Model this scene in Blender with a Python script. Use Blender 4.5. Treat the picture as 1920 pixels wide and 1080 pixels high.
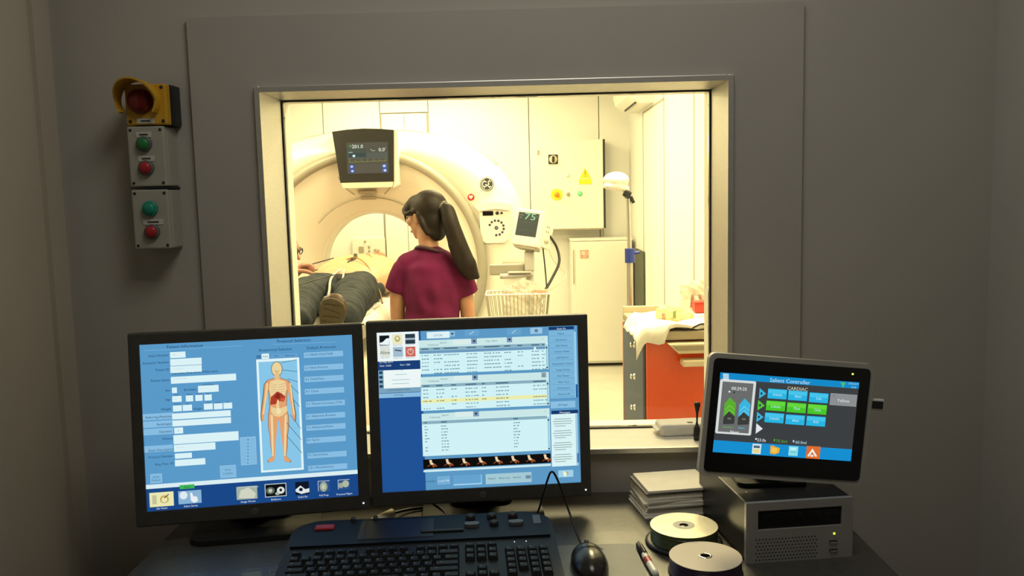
import bpy, bmesh, math, random
from mathutils import Vector, Matrix, Euler, noise as mnoise
from mathutils.geometry import tessellate_polygon

for o in list(bpy.data.objects):
    bpy.data.objects.remove(o, do_unlink=True)
SC = bpy.context.scene
COL = SC.collection
R = math.radians
random.seed(7)

# ------------------------------------------------------------------ camera
cam_d = bpy.data.cameras.new('camera')
cam_d.sensor_fit = 'HORIZONTAL'
cam_d.sensor_width = 36.0
cam_d.lens = 36.0 * 1600.0 / 1920.0
cam_d.clip_start = 0.02
cam_d.clip_end = 60
cam = bpy.data.objects.new('camera', cam_d)
cam.matrix_world = (Matrix.Translation((0, 0, 1.33)) @ Matrix.Rotation(R(0.65), 4, 'Z')
                    @ Matrix.Rotation(R(90 - 6.18), 4, 'X') @ Matrix.Rotation(R(-1.38), 4, 'Z'))
COL.objects.link(cam)
SC.camera = cam

# ------------------------------------------------------------------ world, lamps, exposure
SC.view_settings.view_transform = 'Standard'
SC.view_settings.look = 'None'
SC.view_settings.exposure = 0.0
SC.view_settings.gamma = 1.0
SC.view_settings.use_curve_mapping = False
W = bpy.data.worlds.new('world')
SC.world = W
W.use_nodes = True
W.node_tree.nodes['Background'].inputs[0].default_value = (0.5, 0.5, 0.5, 1)
W.node_tree.nodes['Background'].inputs[1].default_value = 0.02

def area(name, loc, rot, sx, sy, power, color):
    l = bpy.data.lights.new(name, 'AREA')
    l.shape = 'RECTANGLE'
    l.size, l.size_y = sx, sy
    l.energy = power
    l.color = color
    o = bpy.data.objects.new(name, l)
    o.location = loc
    o.rotation_euler = rot
    COL.objects.link(o)
    return o

CT_WARM = (1.0, 0.83, 0.46)
# ceiling luminaires of the scanner room
area('scanner_room_ceiling_lamp', (0.36, 3.2, 2.37), (0, 0, 0), 0.6, 1.2, 78, CT_WARM)
area('scanner_room_ceiling_lamp', (-0.15, 5.5, 2.37), (0, 0, 0), 0.6, 1.2, 66, CT_WARM)
area('scanner_room_ceiling_lamp', (-1.9, 4.4, 2.37), (0, 0, 0), 0.6, 1.2, 64, CT_WARM)
area('scanner_room_ceiling_lamp', (-0.9, 7.2, 2.37), (0, 0, 0), 1.6, 0.4, 44, CT_WARM)
# dimmed ceiling luminaire of the control room, behind the camera
area('control_room_ceiling_lamp', (0.08, 0.86, 2.44), (0, 0, 0), 0.6, 0.6, 7.4, (1.0, 0.96, 0.83))

# ------------------------------------------------------------------ materials
MATS = {}
def lin(h):
    if not isinstance(h, str):
        return tuple(h)[:3]
    v = [int(h[i:i + 2], 16) / 255 for i in (0, 2, 4)]
    return tuple(c / 12.92 if c <= .04045 else ((c + .055) / 1.055) ** 2.4 for c in v)

def mat(name, color, rough=.5, metal=0, noise=0.06, scale=30, bump=0.0, bscale=200, coat=0, spec=.5,
        sss=0, stretch=None, alpha=1, trans=0):
    if name in MATS:
        return MATS[name]
    m = bpy.data.materials.new(name)
    m.use_nodes = True
    nt = m.node_tree
    b = nt.nodes['Principled BSDF']
    c = lin(color)
    tc = nt.nodes.new('ShaderNodeTexCoord')
    src = tc.outputs['Object']
    if stretch:
        mp = nt.nodes.new('ShaderNodeMapping')
        mp.inputs['Scale'].default_value = stretch
        nt.links.new(src, mp.inputs[0])
        src = mp.outputs[0]
    if noise > 0:
        n = nt.nodes.new('ShaderNodeTexNoise')
        n.inputs['Scale'].default_value = scale
        n.inputs['Detail'].default_value = 4
        nt.links.new(src, n.inputs['Vector'])
        rp = nt.nodes.new('ShaderNodeValToRGB')
        rp.color_ramp.elements[0].position = .3
        rp.color_ramp.elements[1].position = .7
        rp.color_ramp.elements[0].color = (*[x * (1 - noise) for x in c], 1)
        rp.color_ramp.elements[1].color = (*[min(1, x * (1 + noise)) for x in c], 1)
        nt.links.new(n.outputs[0], rp.inputs[0])
        nt.links.new(rp.outputs[0], b.inputs['Base Color'])
    else:
        b.inputs['Base Color'].default_value = (*c, 1)
    b.inputs['Roughness'].default_value = rough
    b.inputs['Metallic'].default_value = metal
    b.inputs['Coat Weight'].default_value = coat
    b.inputs['Specular IOR Level'].default_value = spec
    b.inputs['Alpha'].default_value = alpha
    b.inputs['Transmission Weight'].default_value = trans
    if sss:
        b.inputs['Subsurface Weight'].default_value = sss
        b.inputs['Subsurface Radius'].default_value = (.012, .006, .003)
    if bump > 0:
        n2 = nt.nodes.new('ShaderNodeTexNoise')
        n2.inputs['Scale'].default_value = bscale
        n2.inputs['Detail'].default_value = 3
        nt.links.new(src, n2.inputs['Vector'])
        bp = nt.nodes.new('ShaderNodeBump')
        bp.inputs['Strength'].default_value = bump
        bp.inputs['Distance'].default_value = .002
        nt.links.new(n2.outputs[0], bp.inputs['Height'])
        nt.links.new(bp.outputs[0], b.inputs['Normal'])
    MATS[name] = m
    return m

SCREEN_GAIN = 1.0
def emit(hexc, gain=1.0):
    key = 'screen_%s_%.2f' % (hexc, gain)
    if key in MATS:
        return MATS[key]
    m = bpy.data.materials.new(key)
    m.use_nodes = True
    b = m.node_tree.nodes['Principled BSDF']
    b.inputs['Base Color'].default_value = (0.01, 0.01, 0.012, 1)
    b.inputs['Roughness'].default_value = .35
    b.inputs['Specular IOR Level'].default_value = .3
    b.inputs['Emission Color'].default_value = (*lin(hexc), 1)
    b.inputs['Emission Strength'].default_value = gain * SCREEN_GAIN
    MATS[key] = m
    return m

def clear_mat(name, tint, gloss=.08, rough=.02, opacity=0.0, ocol=(1, 1, 1)):
    """clear sheet: see-through with a fresnel sheen"""
    if name in MATS:
        return MATS[name]
    m = bpy.data.materials.new(name)
    m.use_nodes = True
    nt = m.node_tree
    nt.nodes.remove(nt.nodes['Principled BSDF'])
    out = nt.nodes['Material Output']
    t = nt.nodes.new('ShaderNodeBsdfTransparent')
    t.inputs[0].default_value = (*tint, 1)
    g = nt.nodes.new('ShaderNodeBsdfGlossy')
    g.inputs['Roughness'].default_value = rough
    lw = nt.nodes.new('ShaderNodeFresnel')
    lw.inputs['IOR'].default_value = 1.3
    mx = nt.nodes.new('ShaderNodeMixShader')
    nt.links.new(lw.outputs[0], mx.inputs[0])
    nt.links.new(t.outputs[0], mx.inputs[1])
    nt.links.new(g.outputs[0], mx.inputs[2])
    last = mx
    if opacity > 0:
        d = nt.nodes.new('ShaderNodeBsdfDiffuse')
        d.inputs[0].default_value = (*ocol, 1)
        m2 = nt.nodes.new('ShaderNodeMixShader')
        m2.inputs[0].default_value = opacity
        nt.links.new(mx.outputs[0], m2.inputs[1])
        nt.links.new(d.outputs[0], m2.inputs[2])
        last = m2
    nt.links.new(last.outputs[0], out.inputs[0])
    MATS[name] = m
    return m

M = dict(
    wall=mat('control_wall_paint', (.46, .435, .40), .75, noise=.03, scale=4, bump=.05, bscale=300),
    panel=mat('lead_panel_paint', (.43, .405, .375), .7, noise=.025, scale=5, bump=.05, bscale=350),
    sidewall=mat('side_wall_paint', (.50, .45, .37), .75, noise=.03, scale=4),
    rightwall=mat('right_wall_paint', (.47, .46, .44), .75, noise=.03, scale=4),
    ceil=mat('ceiling_paint', (.6, .59, .57), .8, noise=.02),
    cfloor=mat('vinyl_floor_grey', (.25, .24, .22), .5, noise=.12, scale=8),
    ctwall=mat('scanner_wall_panel', (.80, .80, .76), .55, noise=.012, scale=3),
    ctseam=mat('scanner_wall_seam', (.40, .38, .32), .7, noise=.05),
    ctfloor=mat('scanner_floor_vinyl', (.62, .60, .53), .35, noise=.06, scale=6),
    ctceil=mat('scanner_ceiling', (.82, .82, .8), .8, noise=.02),
    alu=mat('brushed_aluminium', (.66, .64, .60), .42, .75, noise=.05, scale=60, stretch=(1, 1, 8)),
    alu_sill=mat('satin_aluminium_sill', (.80, .78, .72), .5, .05, noise=.03, scale=40),
    gasket=mat('black_gasket', (.02, .02, .02), .6),
    desk=mat('black_desk_laminate', (.038, .035, .028), .47, noise=.25, scale=90, bump=.02, bscale=500, spec=1.0, coat=.3),
    black=mat('black_plastic', (.010, .010, .0105), .42, noise=.1, scale=60, bump=.05, bscale=900),
    bezel=mat('monitor_bezel_plastic', (.062, .058, .052), .45, noise=.1, scale=60, bump=.05, bscale=900),
    gloss=mat('glossy_black', (.008, .008, .009), .12, noise=0),
    navy=mat('navy_keyboard_plate', (.004, .009, .016), .5, noise=.1, spec=.25),
    key=mat('keycap_plastic', (.010, .011, .011), .5, noise=.1, spec=.3),
    legend=mat('key_legend_print', (.14, .14, .13), .6, noise=0),
    redbtn=mat('red_button', (.42, .02, .03), .35, noise=.05),
    greybtn=mat('grey_button', (.12, .12, .12), .4, noise=.05),
    silver=mat('silver_painted_metal', (.42, .41, .40), .4, .35, noise=.03, scale=80),
    darkmetal=mat('dark_sheet_metal', (.025, .025, .027), .38, .3, noise=.08),
    whiteplastic=mat('white_plastic', (.78, .77, .73), .35, noise=.015),
    greyplastic=mat('light_grey_plastic', (.44, .43, .40), .45, noise=.03),
    boxgrey=mat('control_box_grey', (.40, .39, .34), .5, noise=.04, scale=40, bump=.08, bscale=700),
    yellow=mat('yellow_plastic', (.62, .34, .02), .4, noise=.06),
    redlens=mat('red_lens', (.17, .010, .008), .25, noise=.15, scale=80),
    green=mat('green_button', (.02, .22, .055), .35, noise=.06),
    teal=mat('teal_button', (.01, .28, .19), .35, noise=.06),
    paperlabel=mat('paper_label', (.60, .58, .53), .7, noise=.04),
    ink=mat('print_ink', (.05, .05, .05), .7, noise=0),
    paper=mat('paper_white', (.86, .83, .76), .75, noise=.04),
    paperdark=mat('paper_shadow_grey', (.22, .20, .21), .7, noise=.1),
    cdsilver=mat('disc_silver', (.80, .78, .70), .22, 1.0, noise=.05),
    cdwhite=mat('printable_disc_white', (.62, .55, .47), .6, noise=.02),
    cdedge=mat('disc_stack_purple_edge', (.05, .02, .06), .25, noise=.2, scale=5, stretch=(1, 1, 400)),
    cdgreen=mat('disc_stack_green_edge', (.10, .13, .05), .2, noise=.3, scale=5, stretch=(1, 1, 400)),
    gantry=mat('scanner_cover', (.80, .775, .69), .32, noise=.01, coat=.2),
    gantry_dish=mat('scanner_dish_cover', (.80, .755, .66), .45, noise=.01),
    ring=mat('scanner_grey_trim', (.33, .31, .25), .4, noise=.02),
    bezelgrey=mat('scanner_display_chin', (.60, .55, .46), .4, noise=.02),
    skin=mat('skin', (.44, .225, .135), .5, noise=.06, scale=25, sss=.12),
    skin2=mat('skin_patient', (.56, .31, .18), .5, noise=.06, scale=18, sss=.12),
    skin3=mat('skin_flushed', (.42, .20, .14), .5, noise=.08, scale=25, sss=.12),
    lips=mat('lips', (.45, .16, .13), .45, noise=.05),
    hair=mat('dark_brown_hair', (.010, .0050, .0028), .6, noise=.55, scale=7, stretch=(9, 9, .7), spec=.3, bump=.12, bscale=9),
    eye=mat('eye_dark', (.02, .015, .01), .15, noise=0),
    shirt=mat('maroon_cotton', (.108, .006, .046), .85, noise=.12, scale=16, spec=.2),
    trouser=mat('maroon_trousers', (.085, .012, .035), .8, noise=.12, scale=16),
    jeans=mat('dark_blue_denim', (.007, .013, .019), .8, noise=.3, scale=22, bump=.3, bscale=600),
    belt=mat('dark_belt', (.012, .009, .01), .6),
    sole=mat('rubber_sole', (.065, .05, .024), .7, noise=.2, scale=60, bump=.6, bscale=160),
    shoe=mat('brown_leather', (.05, .022, .013), .5, noise=.15),
    cloth=mat('white_cloth', (.86, .84, .79), .85, noise=.03, bump=.3, bscale=60),
    cushion=mat('couch_pad', (.55, .53, .46), .6, noise=.04),
    cablegrey=mat('grey_cable', (.52, .50, .46), .45, noise=.03),
    cableblack=mat('black_cable', (.012, .012, .012), .4, noise=0),
    cablebrown=mat('brown_cable', (.30, .16, .06), .5, noise=0),
    cartred=mat('red_cart_panel', (.74, .088, .014), .16, noise=.04, scale=6, coat=.4),
    cartgrey=mat('blue_grey_post', (.12, .145, .19), .75, 0, noise=.04, spec=.15),
    carttop=mat('cart_top_beige', (.36, .31, .22), .45, noise=.05),
    carttray=mat('cart_tray_cream', (.66, .58, .42), .45, noise=.03),
    chrome=mat('chrome', (.8, .79, .76), .12, 1.0, noise=0),
    steel=mat('steel_tube', (.50, .49, .46), .3, .9, noise=.04),
    lime=mat('lime_green_carton', (.32, .62, .05), .5, noise=.03),
    redtray=mat('red_tub', (.58, .045, .03), .4, noise=.04),
    blue=mat('blue_clamp', (.02, .04, .28), .4, noise=.04),
    orange=mat('orange_switch', (.75, .25, .01), .4, noise=.03),
    lampgreen=mat('pale_green_lamp', (.20, .72, .36), .35, noise=0),
    signyellow=mat('warning_yellow', (.85, .66, .02), .5, noise=.02),
    stickpink=mat('pinkish_label', (.58, .36, .26), .6, noise=.3, scale=60),
    darkgreen=mat('dark_green_grey_panel', (.06, .07, .045), .6, noise=.08),
    pad=mat('mouse_pad_grey', (.17, .18, .17), .55, noise=.04, scale=60),
    mouse=mat('mouse_black', (.02, .018, .016), .25, noise=.1),
    brush=mat('black_rubber', (.016, .015, .014), .5, noise=.1),
    indigo=mat('indigo_button', (.03, .03, .11), .4, noise=0),
    white=mat('white_enamel', (.78, .765, .70), .4, noise=.012),
)

# ------------------------------------------------------------------ helpers
def link(o, parent=None):
    COL.objects.link(o)
    if parent is not None:
        o.parent = parent
    return o

def tag(o, label=None, cat=None, group=None, kind=None):
    if label: o['label'] = label
    if cat: o['category'] = cat
    if group: o['group'] = group
    if kind: o['kind'] = kind
    return o

def empty(name, loc, rot=(0, 0, 0), label=None, cat=None, group=None):
    o = bpy.data.objects.new(name, None)
    o.empty_display_size = .05
    o.location = loc
    o.rotation_euler = rot
    link(o)
    return tag(o, label, cat, group)

class MB:
    """collects shapes into one mesh"""
    def __init__(s):
        s.bm = bmesh.new()
        s.mats = []
    def mi(s, m):
        if m is None: return 0
        if m not in s.mats: s.mats.append(m)
        return s.mats.index(m)
    def _fin(s, verts, mtx, m, smooth=False):
        if mtx is not None:
            bmesh.ops.transform(s.bm, matrix=mtx, verts=verts)
        i = s.mi(m)
        fs = set()
        for v in verts:
            fs.update(v.link_faces)
        for f in fs:
            f.material_index = i
            f.smooth = smooth
        return s
    def box(s, c, size, rot=None, m=None, bev=0, seg=2):
        t = bmesh.new()
        bmesh.ops.create_cube(t, size=1)
        bmesh.ops.scale(t, vec=size, verts=t.verts)
        if bev > 0:
            bmesh.ops.bevel(t, geom=list(t.edges), offset=min(bev, min(size) * .49), segments=seg, affect='EDGES', profile=.5)
        mt = Matrix.Translation(c)
        if rot is not None:
            mt = mt @ (rot.to_4x4() if hasattr(rot, 'to_4x4') else Euler(rot).to_matrix().to_4x4())
        return s.merge(t, mt, m)
    def merge(s, t, mt, m, smooth=None):
        vm = {}
        i = s.mi(m)
        for v in t.verts:
            vm[v] = s.bm.verts.new(mt @ v.co if mt is not None else v.co)
        for f in t.faces:
            try:
                nf = s.bm.faces.new([vm[v] for v in f.verts])
            except ValueError:
                continue
            nf.material_index = i
            nf.smooth = f.smooth if smooth is None else smooth
        t.free()
        return s
    def lathe(s, prof, loc=(0, 0, 0), rot=None, n=32, m=None, smooth=True, closed=False):
        """prof: (r, z) list, revolved round local z"""
        mt = Matrix.Translation(loc)
        if rot is not None:
            mt = mt @ (rot.to_4x4() if hasattr(rot, 'to_4x4') else Euler(rot).to_matrix().to_4x4())
        i = s.mi(m)
        rings = []
        for r, z in prof:
            if r < 1e-6:
                rings.append([s.bm.verts.new(mt @ Vector((0, 0, z)))])
            else:
                rings.append([s.bm.verts.new(mt @ Vector((r * math.cos(2 * math.pi * k / n), r * math.sin(2 * math.pi * k / n), z))) for k in range(n)])
        pairs = list(zip(rings[:-1], rings[1:]))
        if closed: pairs.append((rings[-1], rings[0]))
        for a, b in pairs:
            for k in range(n):
                k2 = (k + 1) % n
                if len(a) == 1 and len(b) == 1: continue
                if len(a) == 1: vs = [a[0], b[k2], b[k]]
                elif len(b) == 1: vs = [a[k], a[k2], b[0]]
                else: vs = [a[k], a[k2], b[k2], b[k]]
                f = s.bm.faces.new(vs)
                f.material_index = i
                f.smooth = smooth
        return s
    def cyl(s, p0, p1, r0, r1=None, n=16, m=None):
        p0, p1 = Vector(p0), Vector(p1)
        r1 = r0 if r1 is None else r1
        d = p1 - p0
        q = d.to_track_quat('Z', 'Y').to_matrix()
        L = d.length
        t = MB()
        s.lathe([(0, 0), (r0, 0)], p0, q, n, m, False)
        s.lathe([(r0, 0), (r1, L)], p0, q, n, m, True)
        s.lathe([(r1, L), (0, L)], p0, q, n, m, False)
        return s
    def tube(s, pts, r, n=8, m=None, res=6, cap=True):
        pts = [Vector(p) for p in pts]
        P = []
        for i in range(len(pts) - 1):
            p0 = pts[i - 1] if i else pts[i] * 2 - pts[i + 1]
            p3 = pts[i + 2] if i + 2 < len(pts) else pts[i + 1] * 2 - pts[i]
            for k in range(res):
                t = k / res
                P.append(.5 * (2 * pts[i] + (pts[i + 1] - p0) * t + (2 * p0 - 5 * pts[i] + 4 * pts[i + 1] - p3) * t * t + (3 * pts[i] - p0 - 3 * pts[i + 1] + p3) * t ** 3))
        P.append(pts[-1])
        idx = s.mi(m)
        rings = []
        up = Vector((.3, .2, 1)).normalized()
        for i, p in enumerate(P):
            tan = (P[min(i + 1, len(P) - 1)] - P[max(i - 1, 0)]).normalized()
            a = up - tan * up.dot(tan)
            if a.length < 1e-3: a = Vector((1, 0, 0)) - tan * tan.x
            a.normalize()
            up = a
            b = tan.cross(a)
            rr = r if not callable(r) else r(i / (len(P) - 1))
            rings.append([s.bm.verts.new(p + (a * math.cos(2 * math.pi * k / n) + b * math.sin(2 * math.pi * k / n)) * rr) for k in range(n)])
        for a, b in zip(rings[:-1], rings[1:]):
            for k in range(n):
                f = s.bm.faces.new([a[k], a[(k + 1) % n], b[(k + 1) % n], b[k]])
                f.material_index = idx
                f.smooth = True
        if cap:
            for rg in (list(reversed(rings[0])), rings[-1]):
                f = s.bm.faces.new(rg)
                f.material_index = idx
        return s
    def prism(s, poly, d0, d1, m=None, plane='XZ', mtx=None):
        """extrude a 2-D outline along the third axis"""
        i = s.mi(m)
        def P(u, v, d):
            p = Vector((u, d, v)) if plane == 'XZ' else (Vector((u, v, d)) if plane == 'XY' else Vector((d, u, v)))
            return mtx @ p if mtx is not None else p
        a = [s.bm.verts.new(P(u, v, d0)) for u, v in poly]
        b = [s.bm.verts.new(P(u, v, d1)) for u, v in poly]
        tri = tessellate_polygon([[Vector((u, v, 0)) for u, v in poly]])
        for t in tri:
            for vs in ([a[k] for k in t], [b[k] for k in reversed(t)]):
                try:
                    f = s.bm.faces.new(vs); f.material_index = i
                except ValueError:
                    pass
        n = len(poly)
        for k in range(n):
            f = s.bm.faces.new([a[k], b[k], b[(k + 1) % n], a[(k + 1) % n]])
            f.material_index = i
        return s
    def ell(s, c, r, rot=None, m=None, u=20, v=12):
        t = bmesh.new()
        bmesh.ops.create_uvsphere(t, u_segments=u, v_segments=v, radius=1)
        mt = Matrix.Translation(c)
        if rot is not None:
            mt = mt @ (rot.to_4x4() if hasattr(rot, 'to_4x4') else Euler(rot).to_matrix().to_4x4())
        mt = mt @ Matrix.Diagonal((*r, 1))
        return s.merge(t, mt, m, True)
    def quad(s, pts, m=None):
        f = s.bm.faces.new([s.bm.verts.new(p) for p in pts])
        f.material_index = s.mi(m)
        return s
    def mesh(s, name, recalc=True):
        if recalc:
            bmesh.ops.recalc_face_normals(s.bm, faces=s.bm.faces)
        me = bpy.data.meshes.new(name)
        s.bm.to_mesh(me)
        s.bm.free()
        for m in s.mats:
            me.materials.append(m)
        return me
    def build(s, name, parent=None, m=None, loc=(0, 0, 0), rot=(0, 0, 0), recalc=True):
        me = s.mesh(name, recalc)
        if not me.materials and m is not None:
            me.materials.append(m)
        o = bpy.data.objects.new(name, me)
        o.location = loc
        o.rotation_euler = rot
        return link(o, parent)

def rrect(w, h, r, n=5, cx=0, cy=0):
    P = []
    for sx, sy, a0 in ((1, 1, 0), (-1, 1, 90), (-1, -1, 180), (1, -1, 270)):
        for k in range(n + 1):
            a = R(a0 + 90 * k / n)
            P.append((cx + sx * (w / 2 - r) + r * math.cos(a), cy + sy * (h / 2 - r) + r * math.sin(a)))
    return P

def frame_mb(w, h, b, y0, y1, m=None, r=.006, wb=None):
    """rectangular ring in XZ between depths y0 (front) and y1"""
    mb = MB()
    wb = b if wb is None else wb
    i = mb.mi(m)
    out = [(-w / 2, h / 2), (w / 2, h / 2), (w / 2, -h / 2), (-w / 2, -h / 2)]
    inn = [(-w / 2 + b, h / 2 - b), (w / 2 - b, h / 2 - b), (w / 2 - b, -h / 2 + wb), (-w / 2 + b, -h / 2 + wb)]
    V = lambda p, y: mb.bm.verts.new((p[0], y, p[1]))
    of, if_, ob, ib = [V(p, y0) for p in out], [V(p, y0) for p in inn], [V(p, y1) for p in out], [V(p, y1) for p in inn]
    for k in range(4):
        j = (k + 1) % 4
        for vs in ([of[k], of[j], if_[j], if_[k]], [ob[k], ib[k], ib[j], ob[j]], [of[k], ob[k], ob[j], of[j]], [if_[k], if_[j], ib[j], ib[k]]):
            mb.bm.faces.new(vs)
    return mb

_txt = {}
def preload_text(strings):
    """turn all strings into outlines in one go"""
    todo = sorted(set(strings) - set(_txt))
    obs = []
    for t in todo:
        cu = bpy.data.curves.new('t', 'FONT')
        cu.body = t
        cu.size = 1
        cu.resolution_u = 2
        ob = bpy.data.objects.new('t', cu)
        COL.objects.link(ob)
        obs.append((t, ob, cu))
    dg = bpy.context.evaluated_depsgraph_get()
    for t, ob, cu in obs:
        me = ob.evaluated_get(dg).to_mesh()
        _txt[t] = ([(v.co.x, v.co.y) for v in me.vertices], [tuple(p.vertices) for p in me.polygons])
        ob.evaluated_get(dg).to_mesh_clear()
    for t, ob, cu in obs:
        bpy.data.objects.remove(ob)
        bpy.data.curves.remove(cu)
def text_geo(txt):
    if txt not in _txt: preload_text([txt])
    return _txt[txt]

def put_text(mb, txt, size, P, m, align='C'):
    """P maps text-plane (u right, v up) to a point"""
    vs, fs = text_geo(txt)
    if not vs: return
    w = max(v[0] for v in vs)
    off = {'C': -w / 2, 'L': 0, 'R': -w}[align]
    i = mb.mi(m)
    bv = [mb.bm.verts.new(P((x + off) * size, (y - .35) * size)) for x, y in vs]
    for f in fs:
        try:
            nf = mb.bm.faces.new([bv[k] for k in f])
            nf.material_index = i
        except ValueError:
            pass

def screen_ui(cmds, W_, H_, w, h, gain=1.0):
    """flat user-interface picture, facing -Y, centred on the origin"""
    mb = MB()
    E = .00006
    def P(u, v, l): return Vector(((u / W_ - .5) * w, -l * E, (.5 - v / H_) * h))
    for c in cmds:
        k = c[0]
        if k == 'r':
            _, u, v, a, b, col, l = c
            x0, x1, y0, y1 = max(0, u - a / 2), min(W_, u + a / 2), max(0, v - b / 2), min(H_, v + b / 2)
            mb.quad([P(x0, y1, l), P(x1, y1, l), P(x1, y0, l), P(x0, y0, l)], emit(col, gain))
        elif k in 'pe':
            if k == 'e':
                _, u, v, a, b, col, l = c
                pts = [(u + a * math.cos(2 * math.pi * q / 20), v + b * math.sin(2 * math.pi * q / 20)) for q in range(20)]
            else:
                _, pts, col, l = c
            vs = [mb.bm.verts.new(P(max(0, min(W_, a)), max(0, min(H_, b)), l)) for a, b in pts]
            i = mb.mi(emit(col, gain))
            for t in tessellate_polygon([[Vector((a, b, 0)) for a, b in pts]]):
                try:
                    f = mb.bm.faces.new([vs[q] for q in t]); f.material_index = i
                except ValueError:
                    pass
        elif k == 'l':
            _, a, b, c2, d, wd, col, l = c
            dx, dy = c2 - a, d - b
            L = math.hypot(dx, dy) or 1
            nx, ny = -dy / L * wd / 2, dx / L * wd / 2
            mb.quad([P(a + nx, b + ny, l), P(c2 + nx, d + ny, l), P(c2 - nx, d - ny, l), P(a - nx, b - ny, l)], emit(col, gain))
        else:
            _, u, v, sz, al, txt, col, l = c
            put_text(mb, txt, sz * 1.25, lambda x, y, u=u, v=v, l=l: P(u + x, v - y - sz * .12, l), emit(col, gain), al)
    for f in mb.bm.faces:
        f.normal_update()
        if f.normal.y > 0: f.normal_flip()
    return mb

def blob(parts, voxel=.008, smooth=6, name='body'):
    """parts: ('t', pts, radii, side) elliptical tubes and ('e', c, r, rot) ellipsoids fused into one continuous surface"""
    mb = MB()
    for p in parts:
        if p[0] == 'e':
            mb.ell(p[1], p[2], p[3] if len(p) > 3 else None, u=24, v=16)
        else:
            pts = [Vector(q) for q in p[1]]
            rad = [(q, q) if not isinstance(q, tuple) else q for q in p[2]]
            side = Vector(p[3]) if len(p) > 3 else Vector((1, 0, 0))
            n = 18
            # resample
            PP, RR = [], []
            for i in range(len(pts) - 1):
                p0 = pts[i - 1] if i else pts[i] * 2 - pts[i + 1]
                p3 = pts[i + 2] if i + 2 < len(pts) else pts[i + 1] * 2 - pts[i]
                for k in range(5):
                    t = k / 5
                    PP.append(.5 * (2 * pts[i] + (pts[i + 1] - p0) * t + (2 * p0 - 5 * pts[i] + 4 * pts[i + 1] - p3) * t * t + (3 * pts[i] - p0 - 3 * pts[i + 1] + p3) * t ** 3))
                    e = t * t * (3 - 2 * t)
                    RR.append((rad[i][0] * (1 - e) + rad[i + 1][0] * e, rad[i][1] * (1 - e) + rad[i + 1][1] * e))
            PP.append(pts[-1]); RR.append(rad[-1])
            # rounded ends
            t0 = (PP[0] - PP[1]).normalized(); t1 = (PP[-1] - PP[-2]).normalized()
            def ends(p, t, r):
                m_ = min(r) * .8
                return [(p + t * m_ * .6, (r[0] * .8, r[1] * .8)), (p + t * m_ * .92, (r[0] * .4, r[1] * .4))]
            if not (len(p) > 4 and p[4] == 'flat'):
                a = ends(PP[0], t0, RR[0]); b = ends(PP[-1], t1, RR[-1])
                PP = [a[1][0], a[0][0]] + PP + [b[0][0], b[1][0]]
                RR = [a[1][1], a[0][1]] + RR + [b[0][1], b[1][1]]
            rings = []
            for i, q in enumerate(PP):
                tan = (PP[min(i + 1, len(PP) - 1)] - PP[max(i - 1, 0)]).normalized()
                a = side - tan * side.dot(tan)
                if a.length < 1e-3: a = Vector((0, 1, 0)) - tan * tan.y
                a.normalize()
                b = tan.cross(a)
                rings.append([mb.bm.verts.new(q + a * math.cos(2 * math.pi * k / n) * RR[i][0] + b * math.sin(2 * math.pi * k / n) * RR[i][1]) for k in range(n)])
            for a, b in zip(rings[:-1], rings[1:]):
                for k in range(n):
                    mb.bm.faces.new([a[k], a[(k + 1) % n], b[(k + 1) % n], b[k]])
            mb.bm.faces.new(list(reversed(rings[0])))
            mb.bm.faces.new(rings[-1])
    bmesh.ops.recalc_face_normals(mb.bm, faces=mb.bm.faces)
    me = bpy.data.meshes.new(name)
    mb.bm.to_mesh(me)
    mb.bm.free()
    ob = bpy.data.objects.new(name, me)
    COL.objects.link(ob)
    rm = ob.modifiers.new('r', 'REMESH'); rm.mode = 'VOXEL'; rm.voxel_size = voxel; rm.use_smooth_shade = True
    sm = ob.modifiers.new('s', 'SMOOTH'); sm.factor = .5; sm.iterations = smooth
    dg = bpy.context.evaluated_depsgraph_get()
    me2 = bpy.data.meshes.new_from_object(ob.evaluated_get(dg))
    bpy.data.objects.remove(ob)
    bpy.data.meshes.remove(me)
    me2.name = name
    for p in me2.polygons: p.use_smooth = True
    return me2

def mesh_obj(name, me, parent, m, loc=(0, 0, 0)):
    me.materials.clear()
    me.materials.append(m)
    o = bpy.data.objects.new(name, me)
    o.location = loc
    return link(o, parent)

def ripple(me, fn):
    """push every vertex along its normal by fn(co)"""
    nn = [v.normal.copy() for v in me.vertices]
    cc = [v.co.copy() for v in me.vertices]
    me.vertices.foreach_set('co', [k for c, n in zip(cc, nn) for k in (c + n * fn(c))])
    me.update()

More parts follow.
